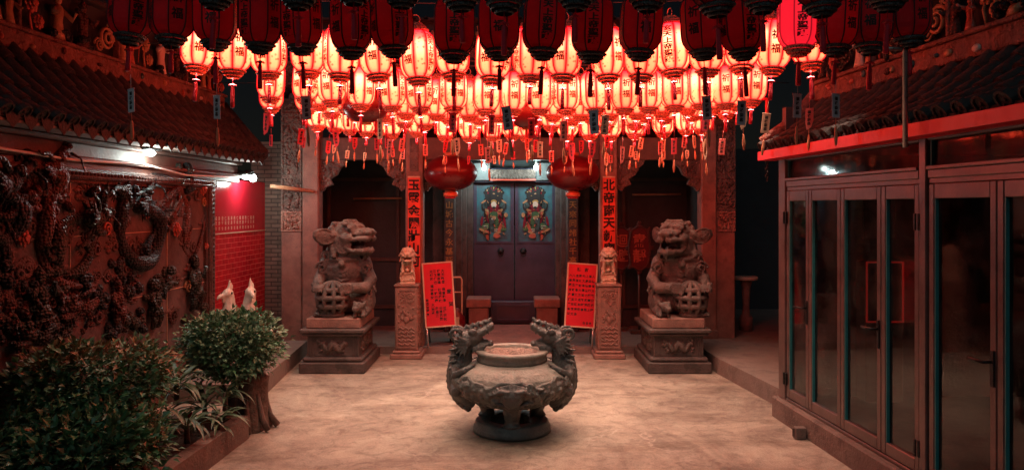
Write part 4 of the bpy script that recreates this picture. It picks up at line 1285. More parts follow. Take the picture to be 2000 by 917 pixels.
def lion_head(ears=True):
    """canonical guardian head facing -y, centred on the skull"""
    mb = MB()
    mb.ell((0, .02, .05), (.2, .23, .165)); mb.ell((0, .1, -.05), (.22, .2, .2))
    for sd in (-1, 1):
        mb.ell((sd * .095, -.17, .115), (.085, .06, .038), Euler((0, sd * .25, 0)).to_matrix())
        mb.ell((sd * .098, -.195, .062), (.045, .04, .04)); mb.ring((sd * .098, -.2, .062), .05, .012, 'Y', 14, 5)
        mb.ell((sd * .16, -.1, -.03), (.06, .12, .07))
        # cheek whorl and jaw corner
        Mx = Euler((0, R(90), R(-20 * sd))).to_matrix()
        for rr in (.115, .085, .055): mb.ring((sd * .185, -.06, -.11), rr, .016, 'Z', 18, 6, 0, Mx)
        mb.ell((sd * .15, -.02, -.12), (.05, .12, .12))
        # upper lip: a thick curled ridge from nose to cheek
        mb.tube([(sd * .02, -.43, -.045), (sd * .085, -.41, -.065), (sd * .13, -.3, -.05), (sd * .165, -.17, -.055), (sd * .18, -.08, -.1)], [.036, .036, .03, .028, .024], 8)
        mb.tube([(sd * .03, -.4, -.215), (sd * .1, -.33, -.215), (sd * .15, -.18, -.2), (sd * .18, -.08, -.14)], [.036, .036, .032, .026], 8)
        mb.ell((sd * .055, -.43, .015), (.042, .042, .034))
        for k, (tx, ty) in enumerate(((.035, -.41), (.075, -.39), (.11, -.31))):
            mb.tube([(sd * tx, ty, -.06), (sd * tx, ty, -.115)], [.017, .006], 6)
            mb.tube([(sd * tx, ty + .02, -.2), (sd * tx, ty + .02, -.155)], [.016, .006], 6)
        # ear: a dish with a thick rim on a stalk
        if ears:
            Me = Euler((R(8), R(-20 * sd), R(32 * sd))).to_matrix()
            mb.tube([(sd * .15, .05, .03), (sd * .26, .10, .03)], [.07, .055], 8)
            mb.ell((sd * .33, .15, .02), (.165, .045, .105), Me)
            mb.ring((sd * .335, .118, .02), .1, .013, 'Y', 18, 6, 0, Me @ Matrix.Diagonal((1.25, 1, 1)))
        # brow flames
        for k in range(4): mb.tube([(sd * (.05 + .035 * k), -.14, .15), (sd * (.07 + .04 * k), -.05, .2 - .01 * k)], [.028, .012], 6)
    mb.ell((0, -.25, .015), (.12, .19, .065)); mb.ell((0, -.42, .03), (.075, .05, .045))
    for k in range(3): mb.ring((0, -.25 - k * .055, .03), .085, .013, 'Y', 16, 5, 0, Matrix.Diagonal((1.1, 1, .62)))
    mb.ell((0, -.2, -.225), (.115, .17, .04)); mb.ell((0, -.37, -.225), (.07, .05, .045)); mb.ell((0, -.16, -.165), (.07, .15, .03))
    mb.tube([(0, -.36, -.24), (0, -.31, -.32)], [.04, .012], 7)
    for row in range(5):
        zz = .2 - row * .06
        for k in range(7 + row):
            a = -1.7 + 3.4 * k / (6 + row)
            rr = .15 + .035 * row
            p = Vector((rr * math.sin(a), .02 + (.08 + .03 * row) + rr * .35 * math.cos(a), zz - .02))
            if p.y < -.05 and row < 2: continue
            mb.ell(p, (.042, .042, .036)); mb.ring(p + Vector((0, 0, .03)), .02, .01, 'Z', 8, 4)
    for k in range(5): mb.ell((-.1 + .05 * k, -.07, .2), (.034, .05, .03))
    for k in range(13):
        a = -2.0 + 4 * k / 12
        mb.tube([(.21 * math.sin(a), .12 + .1 * math.cos(a) * .3, -.1), (.28 * math.sin(a), .06 + .12 * math.cos(a) * .3, -.27)], [.05, .02], 7)
    return mb
LH = lion_head(); LH_SMALL = lion_head(False)

def guardian_lion(x, y, z, sd, yaw, lab, pitch=0):
    """seated guardian beast with its fore paws on a pierced ball; sd = 1: ball on the viewer's left"""
    t = thing('guardian_lion', lab, 'lion statue', (x, y, z))
    mb = MB()
    mb.ell((.02, .14, .33), (.37, .32, .38)); mb.ell((-.02, 0, .58), (.33, .26, .3)); mb.ell((-.04, .06, .8), (.3, .24, .2)); mb.ell((.05, .0, .2), (.36, .3, .2))
    for s2 in (-1, 1): mb.ell((s2 * .27 - .02, 0, .6), (.12, .15, .2))
    # arm on the side of the doorway: comes down and reaches across to the ball
    mb.tube([(.22, -.04, .68), (.36, -.1, .46), (.31, -.26, .37), (.14, -.38, .38)], [.115, .095, .08, .07], 10)
    for k in range(4): mb.tube([(.15, -.39, .42 - .03 * k), (.05, -.47, .43 - .035 * k), (-.02 + .015 * k, -.5, .385 - .035 * k)], [.03, .026, .012], 6)
    mb.tube([(.16, -.36, .36), (.1, -.44, .3)], [.028, .012], 6)
    # other arm
    mb.tube([(-.26, -.05, .64), (-.36, -.12, .48), (-.34, -.3, .4), (-.3, -.42, .4)], [.11, .09, .075, .065], 10)
    for k in range(4): mb.tube([(-.34 + .035 * k, -.43, .41), (-.35 + .038 * k, -.52, .385), (-.345 + .038 * k, -.55, .33)], [.03, .027, .012], 6)
    r_ = random.Random(4)
    for k in range(10): mb.ell((-.34 + r_.uniform(-.06, .08), -.4 + r_.uniform(-.04, .02), .44 + r_.uniform(-.03, .03)), .028, None, 6, 5)
    # hind legs and feet
    for s2 in (-1, 1):
        mb.ell((s2 * .27, -.02, .17), (.14, .26, .18)); mb.tube([(s2 * .3, -.1, .07), (s2 * .3, -.36, .05)], [.08, .065], 8)
        for k in range(3): mb.ell((s2 * .3 + (k - 1) * .045, -.42, .035), (.028, .05, .035))
    # ribbon, bell and chest curls
    mb.ring((-.02, -.02, .74), .24, .03, 'Z', 22, 6, 0, Matrix.Diagonal((1, .9, 1)))
    mb.ell((-.02, -.27, .68), .05)
    for k in range(9): mb.ell((-.2 + k * .045, -.2 + abs(k - 4) * .012, .8 + .02 * (k % 2)), (.035, .03, .04))
    for k in range(6): mb.tube([(-.3 - .01 * k, .02, .78 - .05 * k), (-.4, .08, .72 - .05 * k)], [.04, .012], 6)
    for s2 in (-1, 1):    # curls on the shoulders and haunches, folds across the chest
        for (cx_, cz_, rr_) in ((.3, .62, .1), (.33, .3, .12), (.24, .78, .08)):
            mb.mb(scroll((s2 * cx_ - .01, -.16, cz_), Vector((s2, 0, 0)), Vector((0, -1, 0)), rr_, 1.8, .2))
        for k in range(5): mb.tube([(s2 * (.2 + .03 * k), -.12, .86 - .035 * k), (s2 * (.27 + .02 * k), -.1, .76 - .04 * k)], [.036, .012], 6)
    for k in range(4): mb.tube([(-.2, -.17, .6 - .055 * k), (-.02, -.262, .57 - .055 * k), (.16, -.17, .6 - .055 * k)], [.014, .02, .014], 6)
    # tail flames at the back
    for k in range(5): mb.tube([(.1 * (k - 2), .38, .3), (.13 * (k - 2), .46, .62 + .05 * (k % 2))], [.07, .02], 7)
    Mh = Euler((pitch, 0, yaw)).to_matrix()
    mb.mb(LH, Mh, (.02, -.06, 1.04))
    if sd < 0:
        S = Matrix.Diagonal((-1, 1, 1)); q = MB(); q.mb(mb, S); mb = q
    t.scale = (.93, .96, .985)
    me = organic_mesh('body', mb, M['lion_stone'], .0125, 1, .014, .03)
    b = link('body', me, t)
    # pierced ball: crossing bands around a hollow core
    bl = MB(); c = Vector((-.13 * sd, -.33, .23)); r = .212
    for k in range(10):
        a = 2 * PI * k / 10
        pts = [c + Vector((r * math.cos(f) * math.cos(a), r * math.cos(f) * math.sin(a), r * math.sin(f))) for f in [(-PI / 2 + PI * j / 14) for j in range(15)]]
        bl.tube(pts, .034, 6)
    for f in (-.95, -.4, .12, .62):
        bl.ring(c + Vector((0, 0, r * math.sin(f))), r * math.cos(f), .037, 'Z', 30, 6)
    bl.ell(c + Vector((0, 0, r * .93)), (.1, .1, .03)); bl.lathe([(.1, -.25), (.17, -.22), (.16, -.17)], 20, c, 0)
    obj('pierced_ball', bl, M['lion_stone'], b, True)
    # cub at the foot
    cb = MB(); o = Vector((.27 * sd, -.4, .0))
    cb.ell(o + Vector((0, .06, .09)), (.08, .12, .09)); cb.ell(o + Vector((-.02 * sd, -.07, .14)), (.075, .08, .07)); cb.ell(o + Vector((-.04 * sd, -.14, .12)), (.045, .05, .04))
    for s2 in (-1, 1): cb.ell(o + Vector((s2 * .07, -.04, .19)), (.025, .015, .03)); cb.tube([o + Vector((s2 * .05, -.02, .08)), o + Vector((s2 * .06, -.12, .02))], [.035, .025], 6)
    for k in range(8): cb.ell(o + Vector((.075 * math.cos(k * .8), -.02 + .05 * math.sin(k * .8), .17)), .025, None, 6, 4)
    cm = organic_mesh('cub', cb, M['lion_stone'], .011, 1, .006, .03)
    link('cub', cm, t)
    return t
guardian_lion(X(677, 10.25), 10.28, .69, 1, R(62), 'weathered stone guardian beast in profile, snout and large ear showing, paws on pierced ball', R(-6))
guardian_lion(X(1322, 10.25), 10.28, .69, -1, R(34), 'weathered stone guardian beast with gaping mouth turned forward, beside the red oval plaque', R(-4))

# ================================================================== carved posts with small cream lions
def carved_post(a, b, lab):
    D = 10.68; x0, x1 = X(a, D), X(b, D); cx = (x0 + x1) / 2
    t = thing('carved_post', lab, 'stone post', (cx, D + .16, 0))
    mb = MB(); mb.box2((x0 - .06, D - .06, 0), (x1 + .06, D + .37, .07), 0, .012); mb.box2((x0 - .035, D - .035, .07), (x1 + .035, D + .345, .115), 0, .018)
    obj('plinth', mb, M['granite'], t)
    mb = MB(); mb.box2((x0, D, .115), (x1, D + .31, 1.0), 0, .014)
    sh = obj('shaft', mb, M['granite'], t)
    mb = MB()
    fr = (x0 + .025, x1 - .025, .15, .96)
    for q in ((fr[0], fr[0] + .018, fr[2], fr[3]), (fr[1] - .018, fr[1], fr[2], fr[3]), (fr[0] + .018, fr[1] - .018, fr[3] - .018, fr[3]), (fr[0] + .018, fr[1] - .018, fr[2], fr[2] + .018)):
        mb.box2((q[0], D - .012, q[2]), (q[1], D + .01, q[3]))
    r_ = random.Random(int(a)); n = Vector((0, -1, 0)); u = Vector((1, 0, 0))
    for zz, xx, rr in ((.88, -.05, .045), (.87, .055, .05), (.8, -.03, .03), (.78, .06, .03), (.86, 0, .03)):
        mb.mb(scroll((cx + xx, D - .002, zz), u * r_.choice((-1, 1)), n, rr, 1.8, .2))
    for k in range(13):   # feathered bird in the middle
        an = -1.4 + k * .24
        c0 = Vector((cx, D - .002, .55)); d = Vector((math.sin(an), 0, math.cos(an)))
        mb.tube([c0 + d * .02, c0 + d * .07 + Vector((0, -.012, 0)), c0 + d * r_.uniform(.09, .125)], [.012, .012, .003], 5)
    mb.ell((cx, D - .004, .55), (.045, .025, .06)); mb.tube([(cx, D - .01, .59), (cx - .03, D - .018, .66), (cx - .05, D - .012, .68)], [.018, .014, .006], 6)
    for row in range(5):   # waves
        zz = .2 + row * .055
        pts = [Vector((cx + (j / 12 - .5) * .23, D - .003, zz + .014 * math.sin(j * 1.6 + row * 1.3))) for j in range(13)]
        mb.tube(pts, .011, 5)
    for k in range(30): mb.ell((cx + r_.uniform(-.115, .115), D, r_.uniform(.2, .94)), (r_.uniform(.008, .02), .014, r_.uniform(.008, .022)), None, 6, 4)
    obj('carving', mb, M['granite'], sh)
    mb = MB()
    sxx = x1 if a < 1000 else x0
    for k in range(60): mb.ell((sxx, D + .155 + r_.uniform(-.12, .12), r_.uniform(.17, .95)), (.014, r_.uniform(.008, .03), r_.uniform(.008, .03)), None, 6, 4)
    obj('carving', mb, M['granite'], sh)
    mb = MB(); mb.box2((x0 - .012, D - .012, 1.0), (x1 + .012, D + .322, 1.03), 0, .008); obj('cap', mb, M['granite'], t)
    return cx, D
_sl = None
def small_lion(cx, D, lab, sd):
    global _sl
    t = thing('small_lion', lab, 'lion statue', (cx, D + .13, 1.03))
    base = MB(); base.box((0, 0, .015), (.21, .19, .03), None, 0, .006); base.box((0, 0, .085), (.185, .165, .11), None, 0, .02); base.box((0, 0, .15), (.2, .18, .025), None, 0, .006)
    r_ = random.Random(3)
    for k in range(50):
        a = r_.random() * 2 * PI
        base.ell((max(-.092, min(.092, .15 * math.cos(a))), max(-.083, min(.083, .15 * math.sin(a))), r_.uniform(.03, .14)), r_.uniform(.008, .02), None, 6, 4)
    obj('base', base, M['carved_pale'], t, True)
    if _sl is None:
        mb = MB()
        mb.ell((0, .02, .25), (.072, .07, .09)); mb.ell((0, -.01, .3), (.06, .055, .06))
        for s2 in (-1, 1):
            mb.tube([(s2 * .05, -.03, .32), (s2 * .062, -.062, .24), (s2 * .062, -.065, .175)], [.03, .024, .024], 8)
            mb.ell((s2 * .062, -.08, .172), (.028, .034, .018)); mb.ell((s2 * .065, .02, .2), (.035, .06, .045))
        mb.mb(LH_SMALL, Matrix.Scale(.40, 3), (0, -.005, .415))
        for k in range(12):
            a = 2 * PI * k / 12
            mb.ell((.085 * math.cos(a), .01, .415 + .085 * math.sin(a)), (.022, .036, .022))
        mb.ell((0, -.07, .3), .02); mb.ell((.0, -.09, .2), .03)
        _sl = organic_mesh('body', mb, M['carved_pale'], .0062, 1, .004, .02)
    o = link('body', _sl, t)
    t.rotation_euler.z = R(6 * sd)
    return t
for a, b, w1, w2, sd in ((771, 816, 'carved stone post with small lion on top, beside the notice written in columns',
                          'small cream stone lion on the post closer to the dragon relief', 1),
                         (1168, 1213, 'carved stone post with small lion on top, beside the notice written in lines',
                          'small cream stone lion on the post closer to the glazed hall', -1)):
    cx, D = carved_post(a, b, w1); small_lion(cx, D, w2, sd)

# ================================================================== incense burner
bx, by = 0.0, 7.25
t = thing('incense_burner', 'large round stone incense burner with two dragon handles in mid courtyard', 'incense burner', (bx, by, 0))
mb = MB()
mb.lathe([(.10, .245), (.24, .26), (.34, .30), (.45, .365), (.52, .44), (.535, .5), (.51, .56), (.455, .61), (.39, .645), (.33, .66), (.3, .67), (.27, .64), (.2, .5), (0, .45)], 56, (0, 0, 0))
r_ = random.Random(21)
def bowl_r(z):
    prof = [(.24, .26), (.34, .30), (.45, .365), (.52, .44), (.535, .5), (.51, .56), (.455, .61)]
    for (r0, z0), (r1, z1) in zip(prof[:-1], prof[1:]):
        if z0 <= z <= z1: return r0 + (r1 - r0) * (z - z0) / (z1 - z0)
    return prof[0][0] if z < .26 else prof[-1][0]
bowl = link('bowl', organic_mesh('bowl', mb, M['burner'], .0095, 1, .006, .03), t)
mb = MB()
mb.lathe([(.15, .24), (.255, .256), (.355, .298), (.465, .363), (.535, .443), (.551, .5), (.54, .525), (.50, .52), (.2, .4)], 56)
for k in range(300):   # cloud and wave carving over the lower bowl
    a = r_.random() * 2 * PI; z = r_.uniform(.275, .51)
    rr = bowl_r(z) + .012
    mb.ell((rr * math.cos(a), rr * math.sin(a), z), (r_.uniform(.014, .04),) * 2 + (r_.uniform(.012, .035),), None, 6, 4)
for k in range(40):
    a = r_.random() * 2 * PI; z = r_.uniform(.28, .52); rad = r_.uniform(.03, .06); pts = []
    for i in range(14):
        q = i / 13 * 1.7 * 2 * PI; rr = rad * (1 - .8 * i / 13)
        aa = a + rr * math.cos(q) / .5; zz = z + rr * math.sin(q)
        b_ = bowl_r(min(.6, max(.24, zz))) + .024
        pts.append((b_ * math.cos(aa), b_ * math.sin(aa), zz))
    mb.tube(pts, .015, 5)
pts = []
for k in range(73):   # edge of the carved skirt: scalloped, above it the plain shoulder
    a = 2 * PI * k / 72; z = .535 + .024 * math.sin(a * 7) + .012 * math.sin(a * 17)
    b_ = bowl_r(z) + .004; pts.append((b_ * math.cos(a), b_ * math.sin(a), z))
mb.tube(pts[:-1], .02, 5, 0, True, 1, True)
for k in range(72): mb.tube([pts[k], Vector(pts[k]).lerp(Vector((0, 0, pts[k][2] - .03)), .02) + Vector((0, 0, -.06))], [.022, .03], 5)
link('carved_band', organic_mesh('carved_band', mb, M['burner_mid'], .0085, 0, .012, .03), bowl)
mb = MB(); mb.lathe([(.3, .655), (.335, .67), (.325, .7), (.33, .725), (.345, .735), (.345, .755), (.335, .765), (.27, .765), (.262, .755), (.262, .68), (0, .68)], 56)
obj('rim', mb, M['burner'], bowl, True)
mb = MB(); nn = 18
vs = []; fs = []
for i in range(nn + 1):
    for k in range(40):
        r0 = .262 * i / nn; a = 2 * PI * k / 40
        vs.append((r0 * math.cos(a), r0 * math.sin(a), .735 + .022 * noise.noise(Vector((r0 * math.cos(a) * 16, r0 * math.sin(a) * 16, 3))) + r_.uniform(-.006, .006)))
for i in range(nn):
    for k in range(40): fs.append((i * 40 + k, i * 40 + (k + 1) % 40, (i + 1) * 40 + (k + 1) % 40, (i + 1) * 40 + k))
mb.add(vs, fs, 0, True); obj('ash_bed', mb, M['ash'], bowl, True)
# beast mask on the front of the bowl
mb = MB()
fr = lambda u, z, o: Vector((u, -math.sqrt(max(.01, (bowl_r(z) + o + .025) ** 2 - u * u)), z))
for k in range(9):
    u = -.12 + .03 * k; mb.tube([fr(u, .47, .02), fr(u * 1.1, .53 + .03 * (1 - abs(k - 4) / 4), .012)], [.025, .012], 6)
mb.ell(fr(0, .44, .01), (.1, .05, .09)); mb.ell(fr(0, .36, .01), (.075, .05, .06)); mb.ell(fr(0, .39, .05), (.03, .03, .025))
for s2 in (-1, 1):
    mb.ell(fr(s2 * .05, .455, .05), (.028, .02, .022)); mb.tube([fr(s2 * .03, .49, .04), fr(s2 * .1, .5, .03), fr(s2 * .15, .47, .02), fr(s2 * .18, .5, .01)], [.02, .022, .016, .006], 6)
    mb.tube([fr(s2 * .06, .35, .03), fr(s2 * .14, .38, .02), fr(s2 * .2, .34, .012)], [.022, .02, .006], 6)
    mb.tube([fr(s2 * .03, .33, .03), fr(s2 * .04, .28, .02)], [.016, .005], 5)
mb.ell(fr(0, .31, .015), (.06, .03, .035))
link('beast_mask', organic_mesh('beast_mask', mb, M['burner_dark'], .008, 1, .005, .03), bowl)
for k in range(3):     # feet
    a = -PI / 2 + k * 2 * PI / 3
    Rz = Matrix.Rotation(a + PI / 2, 3, 'Z')
    q = MB(); q.tube([(0, -.3, .33), (0, -.31, .25), (0, -.27, .17), (0, -.28, .1)], [.1, .085, .07, .075], 10); q.ell((0, -.34, .27), (.07, .04, .05)); q.ell((0, -.3, .12), (.09, .06, .03))
    for s2 in (-1, 1): q.ell((s2 * .05, -.36, .29), (.025, .02, .02))
    mb = MB(); mb.mb(q, Rz)
    link('foot', organic_mesh('foot', mb, M['burner_dark'], .012, 2, .006, .04), t)
mb = MB(); mb.lathe([(.31, 0), (.355, .0), (.368, .02), (.362, .06), (.34, .075), (.346, .1), (.33, .115), (.22, .115), (.21, .09), (.21, 0)], 48)
obj('base_ring', mb, M['burner_dark'], t, True)
for s2 in (-1, 1):     # dragon handles
    q = MB(); path = smooth_path([Vector(p) for p in ((-.34, .0, .27), (-.43, .0, .32), (-.495, .0, .42), (-.50, .0, .54), (-.475, .0, .65), (-.45, .0, .74), (-.41, 0, .80))], 6)
    n = len(path); q.tube(path, [.062 + .045 * math.sin(PI * min(1, i / n * 1.05)) for i in range(n)], 12)
    for i in range(3, n - 2, 2):
        tt = (path[i + 1] - path[i - 1]).normalized(); o = tt.cross(Vector((0, 1, 0))); 
        if o.x > 0: o = -o
        q.tube([path[i] + o * .07 + tt * .02, path[i] + o * .105 - tt * .03], [.05, .022], 6)
    for s3 in (-1, 1):   # fore legs gripping the shoulder
        q.tube([(-.54, s3 * .06, .6), (-.52, s3 * .16, .55), (-.44, s3 * .2, .6), (-.37, s3 * .19, .635)], [.055, .045, .035, .03], 8)
        for k in range(3): q.tube([(-.38, s3 * .19, .635), (-.33, s3 * (.15 + .035 * k), .665)], [.018, .006], 5)
        q.tube([(-.53, s3 * .08, .42), (-.52, s3 * .17, .4), (-.47, s3 * .22, .46)], [.055, .045, .025], 8)
        for k in range(4): q.tube([(-.52, s3 * .07, .62 + k * .05), (-.6, s3 * .12, .6 + k * .06)], [.03, .004], 5)
    h = MB()
    h.ell((0, 0, 0), (.115, .1, .095)); h.ell((.06, 0, .02), (.1, .095, .08))
    h.ell((.14, 0, .055), (.13, .075, .045), Euler((0, R(-22), 0)).to_matrix()); h.ell((.235, 0, .095), (.045, .07, .04))
    h.ell((.13, 0, -.062), (.12, .062, .024)); h.ell((.225, 0, -.055), (.035, .05, .03)); h.ell((.12, 0, -.02), (.09, .03, .02))
    for k in range(5): h.tube([(.0 + .055 * k, 0, .09 + .012 * k), (.03 + .058 * k, 0, .145 + .010 * k)], [.034, .010], 6)
    for s3 in (-1, 1):
        h.ell((.075, s3 * .075, .075), (.04, .028, .034)); h.ell((.255, s3 * .04, .115), (.024, .024, .022))
        h.ring((-.085, s3 * .085, .075), .045, .019, 'Y', 14, 6); h.tube([(-.02, s3 * .07, .09), (-.06, s3 * .085, .12)], [.024, .02], 6)
        for k in range(7):
            a_ = -1.5 + .42 * k
            h.tube([(.02, s3 * .085, -.02), (-.02 - .1 * math.cos(a_), s3 * (.12), -.03 + .11 * math.sin(a_))], [.03, .007], 6)
        for k in range(4):
            x_ = .11 + .036 * k; h.tube([(x_, s3 * .055, .05 + .012 * k), (x_, s3 * .055, .0 + .012 * k)], [.013, .004], 5)
        for k in range(4): h.tube([(.08 + .03 * k, s3 * .05, -.07), (.05 + .03 * k, s3 * .065, -.125)], [.02, .006], 5)
    q.mb(h, Matrix.Rotation(R(-6), 3, 'Y'), (-.435, 0, .852))
    mb = MB(); mb.mb(q, Matrix.Diagonal((-s2, 1, 1)) if s2 > 0 else None)
    link('dragon_handle', organic_mesh('dragon_handle', mb, M['burner_dark'], .0078, 1, .006, .025), t)

# ================================================================== red notice boards on easels
def notice(c_tl, c_tr, c_br, c_bl, D, lab, cols, kind):
    """board leaning back on a folding stand; corners as seen in the photograph, all near depth D"""
    tl_, tr_ = P(*c_tl, D + .12), P(*c_tr, D + .12); bl_, br_ = P(*c_bl, D), P(*c_br, D)
    ctr = (tl_ + br_) / 2
    t = thing('notice_board', lab, 'notice board', (ctr.x, D + .1, .1))
    u = ((tr_ - tl_) + (br_ - bl_)).normalized(); v = ((tl_ - bl_) + (tr_ - br_)).normalized()
    v = (v - u * v.dot(u)).normalized(); n = u.cross(v)
    if n.y > 0: n = -n
    w_ = ((tr_ - tl_).length + (br_ - bl_).length) / 2; h_ = ((tl_ - bl_).length + (tr_ - br_).length) / 2
    Mx = Matrix((u, -n, v)).transposed()
    mb = MB(); mb.box(ctr, (w_ - .02, .014, h_ - .02), Mx); pp = obj('red_sheet', mb, M['red_paper'], t)
    mb = MB(); b = .02
    mb.box(ctr + v * (h_ / 2 - b / 2), (w_, .03, b), Mx, 0, .004); mb.box(ctr - v * (h_ / 2 - b / 2), (w_, .03, b), Mx, 0, .004)
    for s2 in (-1, 1): mb.box(ctr + u * s2 * (w_ / 2 - b / 2), (b, .028, h_ - 2 * b), Mx)
    obj('frame', mb, M['cream_trim'], t)
    for s2 in (-1, 1):
        a = ctr - v * (h_ / 2) + u * s2 * (w_ / 2 - .02); e = Vector((a.x, a.y - .01, .1))
        e.x += (a.x - (ctr + v * h_ / 2 + u * s2 * w_ / 2).x) * .25
        mb = MB(); mb.cyl(a, e, .013, 7); obj('leg', mb, M['steel'], t)
        a2 = ctr + v * (h_ * .1) - n * .03 + u * s2 * (w_ / 2 - .06); mb = MB(); mb.cyl(a2, Vector((a2.x, a2.y + .32, .1)), .012, 7); obj('leg', mb, M['steel'], t)
    mb = MB()
    fn = lambda x_, y_: ctr + u * x_ + v * y_ + n * .0085
    for (x_, y_, size, s_) in cols(w_, h_):
        if kind == 'col': vtext(mb, s_, size, size * 1.12, lambda a, b: fn(x_ + a, y_ + b), 0, .0012, 1, size * .06)
        else:
            for i, ch in enumerate(s_):
                if ch != ' ': vtext(mb, ch, size, size, lambda a, b: fn(x_ + i * size * 1.12 + a, y_ + b), 0, .0012, 1, size * .06)
    obj('lettering', mb, M['ink'], pp)
def left_cols(w_, h_):
    s = .047; out = []
    for k, q in enumerate(('大天敏會 佳章和緣 社理宗祝', '從雲部福 社裡婦林 仙禮恩靈', '江花傳濟 一龍四慶 獻善三', '光相和 福神喜安 大豐登')):
        out.append((.07 - k * .055, h_ * .36, s, q))
    out.append((.15, h_ * .04, .07, '慶')); out.append((.165, -h_ * .16, .07, '賀')); out.append((-.17, -h_ * .08, .043, '敬會宮眾立'))
    return out
def right_rows(w_, h_):
    s = .042; out = [(-.05, h_ * .4, .06, '感'), (.06, h_ * .4, .06, '謝')]
    for k, q in enumerate(('六八位眾助上善人', '善男信女文義品德', '眾生平安有德善者', '宮廟香火鼎盛四方', '承蒙各方協力贊助', '謹呈父老鄉親鑒察', '平安順利財源廣進', '本宮眾執事敬上拜', '以文為')):
        out.append((-.165, h_ * .30 - k * .068, s, q))
    out.append((.06, -h_ * .42, .04, '合會立'))
    return out
notice((822, 514), (881, 512), (893, 636), (832, 643), 10.95, 'tilted red notice on easel written in black columns beside a folded cart', left_cols, 'col')
notice((1112, 512), (1172, 516), (1158, 641), (1099, 637), 10.95, 'tilted red notice on easel written in black lines headed 感謝', right_rows, 'row')

# ================================================================== small furniture
t = thing('hand_cart', 'folded hand cart with pale tube handle and red bundle behind a notice', 'cart', (X(900, 11.5), 11.5, .1))
D = 11.5; x0, x1 = X(884, D), X(902, D)
mb = MB(); mb.tube([(x0 - .05, D, .16), (x0 - .05, D, Z(545, D)), (x0 - .03, D, Z(541, D)), (x1 - .02, D, Z(541, D)), (x1, D, Z(545, D)), (x1, D, .16)], .014, 8)
for yy in (570, 610): mb.cyl((x0 - .05, D, Z(yy, D)), (x1, D, Z(yy, D)), .01, 7)
obj('tube_frame', mb, M['cream_trim'], t)
mb = MB(); mb.lathe([(.06, 0), (.115, .03), (.125, .12), (.11, .24), (.06, .3), (.04, .36), (0, .37)], 14, (x0 + .06, D - .06, .24), 0, True, None, True, 0, (1.1, .8)); obj('red_bundle', mb, M['globe'], t)
mb = MB(); mb.box((x0 + .06, D - .165, .42), (.1, .01, .13), None, 0, .003); obj('bundle_label', mb, M['cream_trim'], t)
for q in (x0 - .02, x1 - .03):
    mb = MB(); mb.lathe([(.0, -.02), (.06, -.02), (.065, 0), (.06, .02), (0, .02)], 14, (q, D, .165), 0, True, Euler((0, R(90), 0)).to_matrix()); obj('wheel', mb, M['iron'], t)
mb = MB(); mb.box2((x0 - .05, D - .2, .19), (x1, D - .01, .21), 0, .004); obj('toe_plate', mb, M['steel'], t)

def plaque(px, lab, txt, D=12.2):
    t = thing('oval_plaque', lab, 'plaque', P(px, 485, D))
    c = P(px, 484, D); hh = .33; ww = .155
    poly = []
    for k in range(40):
        a = 2 * PI * k / 40; q = 1 + .035 * math.cos(8 * a)
        ca, sa = math.cos(a), math.sin(a)
        poly.append((ww * q * math.copysign(abs(ca) ** .75, ca), hh * q * math.copysign(abs(sa) ** .75, sa)))
    mb = MB(); mb.prism(poly, lambda u, v, tt: c + Vector((u, tt, v)), 0, .03); pl = obj('board', mb, mat('dull_red_lacquer', (.13, .012, .014), (.09, .008, .01), .5, 0, 4, .2), t)
    mb = MB(); mb.tube([c + Vector((u * 1.05, -.005, v * 1.03)) for u, v in poly], .02, 6, 0, True, 1, True)
    r_ = random.Random(2)
    for k in range(48):
        u, v = poly[(k * 5) % 40]; mb.ell(c + Vector((u * 1.2 + r_.uniform(-.02, .02), 0, v * 1.12 + r_.uniform(-.02, .02))), (r_.uniform(.015, .035), .02, r_.uniform(.015, .035)), None, 6, 4)
    obj('carved_border', mb, carved('plaque_border', (.17, .06, .045), (.06, .02, .016), 40, .8), t)
    mb = MB(); vtext(mb, txt, .22, .24, lambda u, v: c + Vector((u, -.004, v + .12)), 0, .004); obj('lettering', mb, M['coral'], pl)
    mb = MB(); mb.cyl(c + Vector((0, .04, -.2)), Vector((c.x, c.y + .04, .1)), .02, 8); mb.box((c.x, c.y + .04, .13), (.3, .2, .06), None, 0, .01); obj('stand', mb, M['timber'], t)
plaque(1249, 'red oval plaque reading 肅靜 standing beside the stone beast', '肅靜'); plaque(1214, 'red oval plaque half hidden behind a couplet pillar', '迴避', 12.5)

t = thing('stone_table', 'pale topped stone table on a turned leg in the dark side passage', 'table', (X(1458, 11.9), 11.9, .2))
c = Vector((X(1457, 11.9), 11.9, 0))
mb = MB(); mb.lathe([(.165, 0), (.18, .01), (.18, .045), (.17, .055), (0, .055)], 24, c + Vector((0, 0, Z(546, 11.9)))); obj('table_top', mb, M['cream_trim'], t)
h0 = Z(546, 11.9); mb = MB(); mb.lathe([(.1, .2), (.1, .4), (.085, .42), (.06, .45), (.05, .6), (.065, h0 - .12), (.09, h0 - .03), (.1, h0)], 18, c); obj('turned_leg', mb, M['granite'], t)

t = thing('switch_plate', 'small white switch plate on the dark wall behind a couplet pillar', 'switch', P(826, 470, 12.9))
mb = MB(); c = P(826, 470, 12.94); mb.box(c, (.06, .02, .19), None, 0, .004); obj('plate', mb, M['white_plastic'], t)
mb = MB(); mb.box(c + Vector((0, -.012, .02)), (.02, .012, .05), None, 0, .003); obj('toggle', mb, M['iron'], t)
mb = MB(); mb.tube([P(528, 364, 10.85), P(560, 368, 11.0), P(612, 374, 11.1)], [.022, .02, .016], 8); mb.tube([P(528, 361, 10.85), P(570, 366, 11.02), P(606, 371, 11.1)], [.012, .012, .01], 6)
tag(obj('bamboo_pole', mb, M['bamboo']), 'pale bamboo pole lashed across the carved column below the eave', 'pole')
